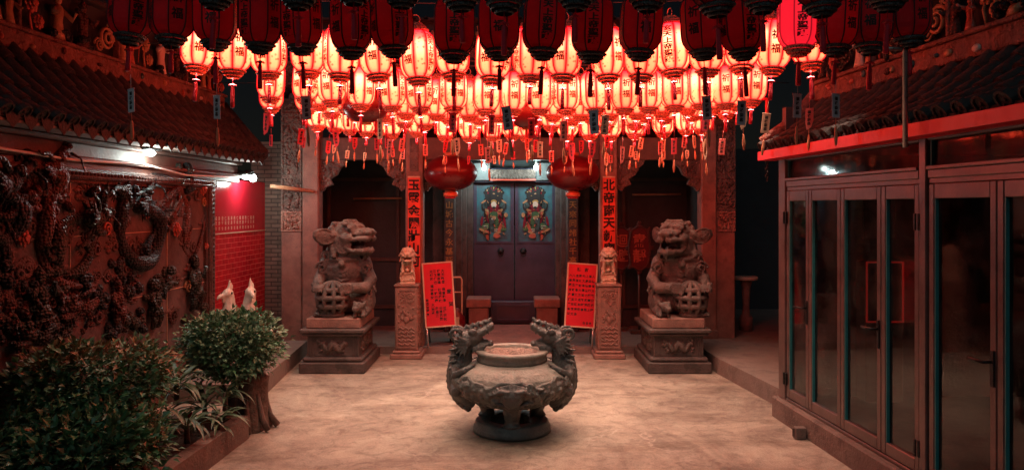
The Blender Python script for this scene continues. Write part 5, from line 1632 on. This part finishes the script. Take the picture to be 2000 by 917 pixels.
# ================================================================== flood lamps and bulbs
def lamp_light(name, parent, loc, energy, col, radius=.05, kind='POINT', rot=None, cone=None, blend=.4):
    l = bpy.data.lights.new(name, kind); l.energy = energy; l.color = col
    l.shadow_soft_size = radius
    if kind == 'SPOT': l.spot_size = cone; l.spot_blend = blend
    o = link(name, l, parent, loc)
    if rot is not None: o.rotation_euler = rot
    return o
glow = emit('cool_lamp_glass', (.82, 1, .93), 14)
def flood(D, z, lab, e, bulb=True):
    c = Lp(D, z, .14)
    t = thing('flood_lamp', lab, 'lamp', c)
    mb = MB(); mb.box(Vector((0, 0, .05)) - ln * .01, (.26, .13, .04), LM, 0, .008); mb.tube([Vector((0, 0, .05)), Vector((0, 0, .09)) - ln * .12], .015, 6)
    obj('housing', mb, M['iron'], t, True)
    mb = MB(); mb.box(Vector((0, 0, .0)), (.13, .08, .05), LM, 0, .02); obj('lamp_glass', mb, glow, t, True)
    if bulb:
        mb = MB(); mb.ell(lu * .26 + Vector((0, 0, -.0)), (.05, .05, .055)); obj('bulb', mb, glow, t, True)
        mb = MB(); mb.tube([lu * .26 + Vector((0, 0, .05)), lu * .26 + Vector((0, 0, .09)), Vector((0, 0, .09))], .014, 6); obj('bulb_arm', mb, M['iron'], t, True)
    lamp_light('lamp_light', t, tuple(ln * .03 + Vector((0, 0, -.06))), e, (.85, 1, .93), .06)
    return t
flood(7.75, Z(303, 7.75) + .02, 'glaring white flood lamp under the eave above the dragon relief', 10, False)
flood(10.35, Z(346, 10.35), 'white lamp with a round bulb beside it over the red tiled wall', 12)
for px, lab in ((945, 'bare white bulb above the door next to the column notice'), (1047, 'bare white bulb above the door next to the line notice')):
    c = P(px, 327, 12.5); t = thing('door_bulb', lab, 'lamp', c)
    mb = MB(); mb.ell((0, 0, 0), (.04, .04, .045)); obj('bulb', mb, glow, t, True)
    mb = MB(); mb.tube([(0, .0, .045), (0, .02, .09), (0, .1, .1)], [.02, .02, .016], 8); obj('socket', mb, M['white_plastic'], t, True)
    lamp_light('lamp_light', t, (0, -.26, -.08), 9, (.7, 1, 1.0), .04)
mb = MB(); mb.tube([Lp(3.4, 2.56, .13), Lp(5.0, 2.55, .13), Lp(6.5, 2.5, .13), Lp(7.6, 2.53, .13), Lp(8.6, 2.46, .13), Lp(9.8, 2.49, .13), Lp(10.4, 2.52, .1)], .012, 6)
tag(obj('wall_cable', mb, M['white_plastic']), 'pale cable running along the cornice to the flood lamps', 'cable')

# ================================================================== lanterns
SEG = 8
PROF = [(.086, 0), (.112, .020), (.131, .052), (.139, .085), (.141, .12), (.141, .25), (.139, .29), (.130, .325), (.110, .352), (.086, .368)]
def ap(z):
    for (r0, z0), (r1, z1) in zip(PROF[:-1], PROF[1:]):
        if z0 <= z <= z1: return (r0 + (r1 - r0) * (z - z0) / (z1 - z0)) * math.cos(PI / SEG)
    return .08
def lm(name, mb, mats):
    me = mesh_of(name, mb, mats); bm = bmesh.new(); bm.from_mesh(me); bmesh.ops.recalc_face_normals(bm, faces=bm.faces[:]); bm.to_mesh(me); bm.free(); return me
mb = MB()
pf = []
for (r0, z0), (r1, z1) in zip(PROF[:-1], PROF[1:]):
    pf.append((r0, z0))
    if z1 - z0 > .1: pf += [(r0, z0 + (z1 - z0) * .5)]
pf.append(PROF[-1])
mb.lathe(pf, SEG, (0, 0, 0), 0, False, None, False, PI / SEG)
SH = {k: lm('shade', mb, M[m]) for k, m in (('lit', 'paper_lit'), ('hot', 'paper_hot'), ('dark', 'paper_dark'), ('red', 'paper_red'))}
mb = MB()
for k in range(SEG):
    a = PI / SEG + 2 * PI * k / SEG
    mb.tube([((r + .0015) * math.cos(a), (r + .0015) * math.sin(a), z) for r, z in PROF], .0052, 5)
mb.ring((0, 0, .0), .083, .005, 'Z', 24, 5); mb.ring((0, 0, .368), .085, .005, 'Z', 24, 5)
RB = {'lit': lm('rib_frame', mb, M['rib']), 'dark': lm('rib_frame', mb, M['rib_dark'])}
def ringmesh(flip, big):
    q = MB(); s = -1 if flip else 1
    q.lathe([(.080, 0), (.096, .003 * s), (.100, .012 * s), (.096, .020 * s), (.088, .024 * s)], 24, (0, 0, 0), 0, True, None, False)
    q.lathe([(.072, .022 * s), (.078, .026 * s), (.078, .046 * s), (.072, .05 * s)], 24, (0, 0, 0), 0, True, None, False)
    q.lathe([(.054, .046 * s), (.058, .05 * s), (.056, .066 * s), (.046, .07 * s)], 24, (0, 0, 0), 0, True, None, False)
    for k in range(24):
        a = 2 * PI * k / 24; q.ell((.099 * math.cos(a), .099 * math.sin(a), .012 * s), .006, None, 5, 4)
    for k in range(16):
        a = 2 * PI * k / 16; q.ell((.078 * math.cos(a), .078 * math.sin(a), .036 * s), (.006, .006, .009), None, 5, 4)
    for k in range(2):
        a = k * PI / 2; d = Vector((math.cos(a), math.sin(a), 0)); q.tube([d * .07 + Vector((0, 0, .03 * s)), d * -.07 + Vector((0, 0, .03 * s))], .003, 4)
    if not flip:
        q.ring((0, 0, .105), .035, .004, 'Y', 14, 5)
        q.tube([(0, 0, .05), (0, 0, .072)], .006, 5)
        q.tube([(.06, 0, .06), (0, 0, .074), (-.06, 0, .06)], .004, 4)
    return q
RG = {(k, f): lm('ring', ringmesh(f, 1), M[m]) for k, m in (('lit', 'lace'), ('dark', 'lace_unlit')) for f in (True, False)}
def inscr(kind):
    q = MB()
    def put(panel, s, size, z0, pitch, sx):
        a = 2 * PI * panel / SEG + 2 * PI / SEG; n = Vector((math.cos(a), math.sin(a), 0)); t = Vector((-n.y, n.x, 0))
        def fn(u, v):
            z = z0 + v; return n * (ap(z) + .0025) + t * u + Vector((0, 0, z))
        vtext(q, s, size, pitch, fn, 0, .0022, sx)
    for p_ in (0, 4): put(p_, '祈福', .078, .24, .11, .95)
    for p_ in (2, 6): put(p_, '玄天上帝聖誕', .049, .318, .05, 1.4)
    return q
INS = {'lit': lm('inscription', inscr(1), M['ink_backlit']), 'dark': lm('inscription', inscr(1), M['ink'])}
def tassel_mesh():
    q = MB(); q.tube([(0, 0, -.03), (0, 0, -.1)], .0035, 5); q.ell((0, 0, -.105), .013, None, 8, 6)
    for k in range(8):
        a = 2 * PI * k / 8; q.tube([(0, 0, -.108), (.022 * math.cos(a), .022 * math.sin(a), -.104), (.032 * math.cos(a), .032 * math.sin(a), -.113)], [.006, .005, .002], 4)
    q.lathe([(.008, -.112), (.0135, -.125), (.014, -.14), (.017, -.235), (.0165, -.27), (.012, -.272)], 10)
    return q
TS = lm('tassel', tassel_mesh(), M['tassel'])
def tag_mesh(v):
    q = MB(); L = MB(); tl = MB(); q.tube([(0, 0, -.24), (0, 0, -.335)], .0022, 4)
    if v == 'knife':
        q.prism([(-.03, -.335), (.033, -.335), (.033, -.44), (.016, -.49), (-.016, -.515), (-.026, -.46)], lambda u, z, t: Vector((u, t, z)), -.003, .003)
    elif v == 'scroll':
        q.prism([(-.031, -.335), (.031, -.335), (.035, -.43), (.031, -.5), (0, -.52), (-.031, -.5), (-.035, -.43)], lambda u, z, t: Vector((u, t, z)), -.003, .003)
    else:
        q.box((0, 0, -.415), (.064, .006, .158), None, 0, .002); q.cyl((-.034, 0, -.337), (.034, 0, -.337), .005, 6)
    for s in (-1, 1):
        vtext(L, '福祿壽喜', .026, .031, lambda u, v_: Vector((u * s, -.0042 * s, -.367 + v_)), 0, .0012)
    tl.tube([(0, 0, -.49), (0, 0, -.55)], .0022, 4); tl.lathe([(.005, -.55), (.008, -.56), (.0125, -.63), (.008, -.67), (.001, -.68)], 7)
    return q, L, tl
TG = {}
for v in ('plate', 'knife', 'scroll'):
    q, L, tl = tag_mesh(v)
    for m in ('tag_cream', 'tag_pink', 'tag_red', 'tag_cool_lit'): TG[(v, m)] = lm('prayer_tag', q, M[m])
    TG[(v, 'text')] = lm('tag_lettering', L, M['ink']); TG[(v, 'tail')] = lm('tail', tl, M['tail'])

ORD = ['first', 'second', 'third', 'fourth', 'fifth', 'sixth', 'seventh', 'eighth', 'ninth', 'tenth', 'eleventh', 'twelfth', 'thirteenth', 'fourteenth', 'fifteenth', 'sixteenth', 'seventeenth', 'eighteenth', 'nineteenth', 'twentieth']
lr = random.Random(99)
def lantern(px, py, D, kind, lab, group, face=None, tagv=None, tagc=None, tassel=True, hang=1.0):
    c = P(px, py, D)
    t = thing('paper_lantern', lab, 'lantern', c, group)
    if face is None: face = lr.uniform(-60, 60)
    t.rotation_euler = (R(lr.uniform(-3, 3)), R(lr.uniform(-4, 4)), R(-90 - 45 + face))
    dk = 'dark' if kind in ('dark',) else 'lit'
    sh = link('shade', SH[kind], t); link('rib_frame', RB[dk], t)
    link('inscription', INS[dk], sh)
    link('top_ring', RG[(dk, False)], t, (0, 0, .368)); link('bottom_ring', RG[(dk, True)], t)
    if tassel:
        ts = link('tassel', TS, t, (0, 0, -.01)); ts.scale = (1, 1, hang * lr.uniform(.85, 1.1))
    if tagv:
        tg = link('prayer_tag', TG[(tagv, tagc)], t); z = lr.uniform(-.06, .04); tg.location = (0, 0, z); tg.scale = (hang ** .5, 1, hang)
        tg.rotation_euler = (R(lr.uniform(-5, 5)), R(lr.uniform(-7, 7)), R(135 - face + lr.uniform(-50, 50)))
        link('tag_lettering', TG[(tagv, 'text')], tg)
        if lr.random() < .85: link('tail', TG[(tagv, 'tail')], tg)
    if kind in ('lit', 'hot'):
        lamp_light('bulb_light', t, (0, 0, -.05), BULB_W, (1, .74, .55), .04, 'SPOT', (0, 0, 0), R(96), .9)
    return t
def row(data, D, kind, rowname, group, what, tags=.6, colors=('tag_cream', 'tag_pink', 'tag_red'), variants=('plate', 'plate', 'knife', 'scroll'), hang=1.0):
    for i, q in enumerate(data):
        px, py = q[0], q[1]; k = q[2] if len(q) > 2 and q[2] else kind; face = q[3] if len(q) > 3 else None
        w = 'glowing red' if k == 'red' else what
        lab = '%s lantern, %s from the dragon relief side in the %s' % (w, ORD[i], rowname)
        has = lr.random() < tags
        lantern(px, py, D + lr.uniform(-.06, .06), k, lab, group, face, lr.choice(variants) if has else None, lr.choice(colors), True, hang)
    xs = [q[0] for q in data]
    z = max(P(q[0], q[1], D).z for q in data) + .51
    mb = MB(); n = 24
    mb.tube([Vector((-3.7 + 7.2 * k / n, D, z + .035 * math.cos(2 * PI * k / n))) for k in range(n + 1)], .006, 5)
    tag(obj('lantern_wire', mb, M['cable']), 'dark wire strung over the courtyard carrying the %s' % rowname, 'wire')
row([(420, -6), (583, -5), (690, -14), (785, -8), (900, -2), (985, 4), (1125, -3), (1265, -1), (1400, 9), (1490, 2), (1605, 9), (1735, -1)], 4.35, 'dark',
    'cut off unlit row', 'unlit lanterns cut by the top edge', 'dark red unlit', .0)
row([(254, 68), (335, 72), (421, 80, None, 8), (508, 85, None, 60), (590, 88, None, 62), (686, 96, None, -35), (768, 92, None, -58), (887, 103, None, -85), (975, 98, None, 0),
     (1060, 97, None, -82), (1155, 103, None, 88), (1249, 99, None, 5), (1374, 98, None, -40), (1452, 98, None, -80), (1560, 91, 'red', 80), (1632, 90, None, 20), (1700, 87), (1775, 73, None, 10)], 5.13, 'dark',
    'complete unlit row', 'unlit lanterns in front of the glowing ones', 'dark red unlit', .55, ('tag_cool_lit',), ('plate',))
row([(385, 128, None, 25), (455, 136, None, 40), (525, 141), (603, 139), (665, 144), (739, 145, None, -8), (817, 152, None, -28), (885, 143), (962, 150), (1035, 146), (1100, 146, None, -18), (1187, 147, None, 35),
     (1252, 146), (1315, 137, None, 65), (1382, 136), (1448, 129), (1508, 132, None, -10), (1582, 122)], 6.2, 'lit', 'topmost glowing row', 'glowing lanterns', 'lit cream', .5)
row([(528, 190), (596, 192, None, -30), (648, 197, None, -10), (705, 204, None, 48), (766, 207, None, -25), (821, 210, None, -35), (886, 210, None, 35), (949, 215, None, 8), (1002, 214, None, 5), (1054, 213), (1106, 213, None, 25),
     (1163, 212), (1219, 212, None, 0), (1267, 210, None, 2), (1317, 207), (1370, 203, None, 2), (1416, 202, None, -10), (1468, 196, None, 0)], 7.8, 'lit', 'middle glowing row', 'glowing lanterns', 'lit cream', .8)
row([(530, 210), (600, 214), (648, 221), (694, 226), (755, 228), (790, 240), (830, 243), (876, 232), (936, 233), (996, 236), (1048, 234), (1077, 246), (1118, 234), (1156, 232), (1183, 246), (1241, 243), (1260, 228),
     (1298, 231), (1352, 226), (1418, 222)], 8.8, 'lit', 'lower glowing row', 'glowing lanterns', 'lit cream', .9, hang=.8)
row([(620, 246), (655, 251), (683, 254), (716, 258), (742, 254), (765, 262), (815, 258), (870, 266), (917, 268), (962, 266), (1001, 264), (1028, 266), (1108, 264), (1152, 265), (1193, 265), (1240, 262), (1296, 259),
     (1340, 254), (1370, 253)], 9.7, 'hot', 'lowest overbright row', 'glowing lanterns', 'lit white hot', .95, hang=.62)
row([(624, 205), (678, 212), (735, 217), (793, 222), (853, 224), (917, 226), (975, 227), (1028, 227), (1080, 226), (1134, 225), (1190, 224), (1243, 222), (1292, 219), (1343, 214), (1393, 211), (1440, 206)], 8.3, 'lit', 'second lowest glowing row', 'glowing lanterns', 'lit cream', .5, hang=.8)

def globe_lantern(px, py, D, rx, rz, lab, grp, cap=True, lit=False):
    c = P(px, py, D); t = thing('globe_lantern', lab, 'lantern', c, grp)
    mb = MB(); n = 18; seg = 48; vs = []; fs = []
    for i in range(n + 1):
        f = -1.38 + 2.76 * i / n
        for k in range(seg):
            q = 1 - .012 * (k % 2); vs.append((rx * math.cos(f) * math.cos(2 * PI * k / seg) * q, rx * math.cos(f) * math.sin(2 * PI * k / seg) * q, rz * math.sin(f)))
    for i in range(n):
        for k in range(seg): fs.append((i * seg + k, i * seg + (k + 1) % seg, (i + 1) * seg + (k + 1) % seg, (i + 1) * seg + k))
    mb.add(vs, fs, 0, True); obj('shade', mb, M['globe'], t, True)
    if cap:
        mb = MB(); mb.lathe([(rx * .2, -rz * .95), (rx * .2, -rz * 1.05), (rx * .27, -rz * 1.08), (rx * .27, -rz * 1.3), (rx * .24, -rz * 1.31), (rx * .24, -rz * 1.1)], 20); obj('bottom_cap', mb, M['orange_cap'], t, True)
        mb = MB(); mb.lathe([(rx * .22, rz * .95), (rx * .22, rz * 1.15), (0, rz * 1.16)], 20); mb.tube([(0, 0, rz * 1.1), (0, 0, rz * 1.9)], .008, 5); obj('top_cap', mb, M['orange_cap'], t, True)
        mb = MB(); mb.lathe([(rx * .2, -rz * 1.28), (rx * .21, -rz * 1.4), (rx * .16, -rz * 1.42)], 16); obj('fringe', mb, M['tassel'], t, True)
    else:
        mb = MB(); mb.lathe([(rx * .22, rz * .95), (rx * .22, rz * 1.1), (0, rz * 1.12)], 16); mb.lathe([(rx * .22, -rz * .95), (rx * .22, -rz * 1.08), (0, -rz * 1.1)], 16); mb.tube([(0, 0, rz), (0, 0, rz * 1.9)], .008, 5); obj('top_cap', mb, M['gold'], t, True)
    return t
globe_lantern(880, 338, 11.0, .385, .255, 'large flattened red globe lantern hanging over the notice written in columns', 'large red globe lanterns')
globe_lantern(1119, 338, 11.0, .385, .255, 'large flattened red globe lantern hanging over the notice written in lines', 'large red globe lanterns')
globe_lantern(715, 203, 8.25, .26, .205, 'round red lantern hidden among the glowing ones, toward the dragon relief', 'round red lanterns', False)
globe_lantern(1026, 222, 8.25, .17, .16, 'round red lantern hidden among the glowing ones above the door', 'round red lanterns', False)

# ================================================================== planter, shrubs, birds
pl = thing('planter', 'long low concrete planter filled with shrubs below the dragon relief', 'planter', (-3.1, 5.5, 0))
w = MB(); hZ = .21
w.prism([(-2.72, 2.5), (-2.6, 2.5), (-2.40, 7.0), (-2.52, 7.0)], lambda u, v, t: Vector((u, v, t)), 0, hZ)
w.prism([(-3.8, 6.9), (-2.524, 6.9), (-2.524, 7.0), (-3.8, 7.0)], lambda u, v, t: Vector((u, v, t)), 0, hZ)
obj('wall', w, M['planter'], pl)
w = MB(); w.prism([(-4.0, 2.5), (-2.72, 2.5), (-2.53, 6.895), (-3.85, 6.895)], lambda u, v, t: Vector((u, v, t)), 0, .17); obj('soil', w, M['soil'], pl)

def leaf_shape(mb, p, d, n, L, W, mi=0, fold=.25):
    s = d.cross(n)
    if s.length < 1e-4: s = d.orthogonal()
    s.normalize(); n = s.cross(d).normalized()
    b = len(mb.v)
    mb.v += [p, p + d * L * .4 + s * W * .5 + n * W * fold, p + d * L - n * L * .12, p + d * L * .4 - s * W * .5 + n * W * fold, p + d * L * .45]
    for f in ((0, 1, 4), (1, 2, 4), (2, 3, 4), (3, 0, 4)): mb.f.append([b + i for i in f]); mb.m.append(mi); mb.sm.append(False)

def shrub(name, lab, c, rad, n, L, mats, seed, trunk_z, flat=.0, stems=7, mixf=None, grp=None):
    r_ = random.Random(seed); c = Vector(c)
    t = thing(name, lab, 'shrub', (c.x, c.y, trunk_z), grp)
    tw = MB(); lf = MB(); tips = []
    for k in range(stems):
        a = r_.random() * 2 * PI; q = r_.uniform(.15, .6)
        m_ = c + Vector((rad[0] * q * math.cos(a), rad[1] * q * math.sin(a), -rad[2] * r_.uniform(.1, .5)))
        base = Vector((c.x + r_.uniform(-.06, .06), c.y + r_.uniform(-.06, .06), trunk_z))
        tw.tube([base, base.lerp(m_, .5) + Vector((r_.uniform(-.05, .05), 0, .02)), m_], [.02, .014, .009], 5)
        for j in range(7):
            d = Vector((r_.gauss(0, 1), r_.gauss(0, 1), r_.gauss(.25, .8))).normalized()
            e = c + Vector((d.x * rad[0], d.y * rad[1], d.z * rad[2])) * r_.uniform(.65, 1.02)
            tw.tube([m_, m_.lerp(e, .6) + Vector((0, 0, .02)), e], [.007, .005, .002], 4)
    clumps = []
    for k in range(int(n / 22)):
        d = Vector((r_.gauss(0, 1), r_.gauss(0, 1), r_.gauss(.2, .9))).normalized()
        if flat and d.z > flat: d.z = flat + (d.z - flat) * .3
        q = r_.uniform(.55, 1.0) ** .6 * r_.uniform(.9, 1.12)
        clumps.append((c + Vector((d.x * rad[0], d.y * rad[1], d.z * rad[2])) * q, d, q))
    for cc, d, q in clumps:
        up = (d + Vector((0, 0, .6))).normalized()
        mi = mixf(r_, cc, q) if mixf else 0
        for j in range(22):
            o = Vector((r_.gauss(0, 1), r_.gauss(0, 1), r_.gauss(0, .7))) * (.055 * L / .05)
            dd = (up * .6 + o.normalized() * 1.0 + Vector((r_.gauss(0, .3), r_.gauss(0, .3), r_.gauss(0, .3)))).normalized()
            nn = (Vector((0, 0, 1)) + d * .4 + Vector((r_.gauss(0, .35), r_.gauss(0, .35), 0))).normalized()
            s = r_.uniform(.6, 1.25)
            leaf_shape(lf, cc + o, dd, nn, L * s, L * .62 * s, mi)
    w0 = wloc(t)
    for p in tw.v: p -= w0
    for i in range(len(lf.v)): lf.v[i] = lf.v[i] - w0
    obj('stems', tw, M['bark'], t, True); obj('crown', lf, mats, t, True, fixn=False)
    return t
G, Gp, Gt, Gs, Gr = M['leaf'], M['leaf_pale'], M['leaf_tip'], M['leaf_strap'], M['leaf_red']
shrub('clipped_shrub', 'dense flat topped dark green shrub with bronze new leaves along its top', (X(185, 5.9), 5.9, Z(745, 5.9)), (.50, .5, .36), 5200, .062, [G, Gp, Gt], 1, .16, .5,
      mixf=lambda r_, p, q: (2 if r_.random() < .55 else 1) if p.z > .9 and r_.random() < .85 else (2 if p.x > -2.75 and r_.random() < .6 else (0 if r_.random() < .8 else 1)))
shrub('round_shrub', 'rounded olive leaved shrub growing from the gnarled stump', (X(452, 7.3), 7.3, Z(672, 7.3)), (.40, .42, .30), 6800, .056, [Gp, G], 2, .3, .75, mixf=lambda r_, p, q: 0 if r_.random() < .75 else 1)
shrub('low_shrub', 'low dark green shrub at the planter edge nearest the corner of the picture', (X(120, 5.3), 5.3, Z(880, 5.3)), (.62, .4, .3), 3600, .075, [G, Gp], 3, .16, .6, mixf=lambda r_, p, q: 0 if r_.random() < .8 else 1)
shrub('feathery_shrub', 'small feathery bronze green shrub beside the strap leaved plants', (X(262, 5.6), 5.6, Z(850, 5.6)), (.22, .22, .2), 1100, .035, [Gt, G], 4, .16, .9, 4, mixf=lambda r_, p, q: 0 if r_.random() < .45 else 1)
shrub('wall_shrub', 'dark shrub in the shade between clipped shrub and dragon relief', (X(20, 6.4), 6.4, Z(790, 6.4)), (.5, .4, .42), 2600, .06, [G, Gp], 8, .16, .8, mixf=lambda r_, p, q: 0 if r_.random() < .85 else 1)

def strap_plant(lab, c, n, L, W, m, seed, rise=.8, nm='strap_leaf_plant'):
    r_ = random.Random(seed); c = Vector(c); t = thing(nm, lab, 'plant', c)
    mb = MB()
    for k in range(n):
        a = r_.random() * 2 * PI; el = r_.uniform(.35, 1.35) * rise; l = L * r_.uniform(.6, 1.1); w = W * r_.uniform(.7, 1.15)
        p = Vector((0, 0, r_.uniform(0, .12))); d = Vector((math.cos(a) * math.cos(el), math.sin(a) * math.cos(el), math.sin(el)))
        b = len(mb.v); K = 8
        for i in range(K + 1):
            s = i / K; ww = w * (.35 + 1.1 * s) if s < .4 else w * .79 * (1 - ((s - .4) / .6) ** 1.7) + .001
            sd = d.cross(Vector((0, 0, 1))); sd = sd.normalized() if sd.length > 1e-4 else Vector((1, 0, 0)); up = sd.cross(d)
            mb.v += [p + sd * ww * .5 + up * ww * .16, p.copy(), p - sd * ww * .5 + up * ww * .16]
            p = p + d * (l / K); d = (d + Vector((0, 0, -.16 - .12 * s))).normalized()
        for i in range(K):
            q = b + i * 3
            for f in ((q, q + 1, q + 4, q + 3), (q + 1, q + 2, q + 5, q + 4)): mb.f.append(list(f)); mb.m.append(0); mb.sm.append(True)
    obj('leaves', mb, m, t, True, fixn=False)
    st = MB(); st.tube([(0, 0, -.05), (0, 0, .12)], [.025, .018], 7); obj('stem', st, M['bark'], t, True)
    return t
strap_plant('tall strap leaved plant with glossy arching leaves between the two big shrubs', (X(345, 6.6), 6.6, .5), 22, .42, .06, Gs, 5)
strap_plant('strap leaved plant drooping over the planter wall corner', (X(400, 6.75), 6.75, .3), 24, .40, .05, Gs, 6)
strap_plant('drooping strap leaved plant hanging in front of the stump', (X(440, 6.85), 6.85, .34), 20, .36, .045, Gs, 15)
strap_plant('dark strap leaved plant spilling over the planter wall', (X(425, 6.55), 6.55, .22), 20, .34, .05, Gs, 16)
strap_plant('dense strap leaved plant between clipped shrub and planter wall', (X(365, 6.2), 6.2, .25), 24, .4, .055, Gs, 17)
strap_plant('broad leaved plant with upright leaves at the picture edge', (X(30, 5.7), 5.7, .75), 13, .5, .13, Gs, 7, .9, 'broad_leaf_plant')
strap_plant('red leaved plant rising behind the broad leaved plant', (X(15, 6.3), 6.3, .95), 12, .3, .07, Gr, 8, 1.0, 'red_leaf_plant')
strap_plant('low broad leaved plant under the clipped shrub', (X(200, 5.45), 5.45, .28), 16, .3, .09, G, 9, .8, 'broad_leaf_plant')
strap_plant('small strap leaved plant at the foot of the clipped shrub', (X(310, 6.3), 6.3, .25), 18, .34, .045, Gs, 10)

st = MB(); r_ = random.Random(12); c = Vector((X(485, 7.32), 7.32, 0)); n = 22; rows_ = [(.205, 0), (.2, .05), (.18, .14), (.16, .28), (.15, .42), (.155, .5), (.08, .52)]
vs = []; fs = []
for i, (r0, z) in enumerate(rows_):
    for k in range(n):
        a = 2 * PI * k / n; q = r0 * (1 + .1 * math.sin(a * 5 + i * .4) + .05 * math.sin(a * 11 - i))
        vs.append(c + Vector((q * math.cos(a) + .03 * (i / 6), q * math.sin(a), z)))
for i in range(len(rows_) - 1):
    for k in range(n): fs.append((i * n + k, i * n + (k + 1) % n, (i + 1) * n + (k + 1) % n, (i + 1) * n + k))
fs.append(tuple((len(rows_) - 1) * n + k for k in range(n)))
st.add(vs, fs, 0, True)
for k in range(9):
    a = k * .7; st.tube([c + Vector((.15 * math.cos(a), .15 * math.sin(a), .35)), c + Vector((.2 * math.cos(a + .1), .2 * math.sin(a + .1), .12)), c + Vector((.27 * math.cos(a + .15), .27 * math.sin(a + .15), .02))], [.02, .03, .03], 6)
tag(obj('tree_stump', st, M['bark']), 'gnarled brown stump pot under the round shrub', 'stump')
gb = MB(); gb.ell(P(371, 815, 6.72), (.055, .055, .05)); gb.tube([P(371, 815, 6.72) + Vector((0, 0, .045)), P(371, 815, 6.72) + Vector((0, .02, .09))], .006, 5)
gbo = thing('red_bauble', 'small shiny red ball nestled in the strap leaves', 'ornament', P(371, 815, 6.72)); obj('ball', gb, M['red_slab'], gbo)

def bird(px, lab, sd, seed, top):
    D = 8.7; t = thing('bird_statue', lab, 'bird statue', (X(px, D), D, .2)); h = Z(top, D) - .2
    mb = MB(); 
    mb.ell((0, .05, h * .38), (.13, .2, .17), Euler((R(25), 0, 0)).to_matrix())
    mb.tube([(0, -.04, h * .45), (sd * .01, -.1, h * .6), (sd * .02, -.06, h * .74), (sd * .03, -.05, h * .84)], [.11, .085, .07, .06], 10)
    mb.ell((sd * .035, -.06, h * .855), (.06, .075, .06))
    mb.tube([(sd * .05, -.1, h * .85), (sd * .1, -.17, h * .83), (sd * .11, -.19, h * .8)], [.035, .022, .006], 8)
    for k in range(3): mb.tube([(sd * .03, -.05 + .03 * k, h * .9), (sd * .02, -.03 + .04 * k, h * (1.0 - .03 * k))], [.025, .008], 6)
    mb.tube([(sd * .06, -.12, h * .82), (sd * .07, -.13, h * .77)], [.02, .012], 6)
    for s2 in (-1, 1):
        for k in range(5): mb.tube([(s2 * .1, -.02 + .03 * k, h * .46), (s2 * .15, .08 + .04 * k, h * (.34 - .02 * k)), (s2 * .12, .2 + .03 * k, h * .25)], [.04, .035, .01], 6)
        mb.tube([(s2 * .05, .02, h * .3), (s2 * .055, .02, .05)], [.035, .022], 7)
        for k in range(3): mb.tube([(s2 * .055, .02, .03), (s2 * .055 + (k - 1) * .04, -.07, .015)], [.02, .008], 5)
    for k in range(5): mb.tube([(0, .18, h * .36), ((k - 2) * .07, .32, h * .4), ((k - 2) * .1, .42, h * (.25 + .05 * (k % 2)))], [.04, .04, .012], 6)
    link('body', organic_mesh('body', mb, M['ceramic'], .011, 1, .006, .03), t)
    for s2 in (-1, 1):
        e = MB(); e.ell((sd * .035 + s2 * .052, -.085, h * .865), .014, None, 8, 6); obj('eye', e, M['ink'], t, True)
bird(455, 'white ceramic bird statue with head raised, farther from the door', -1, 1, 545)
bird(487, 'white ceramic bird statue with tall crest and dark eye, nearer the door', 1, 2, 541)
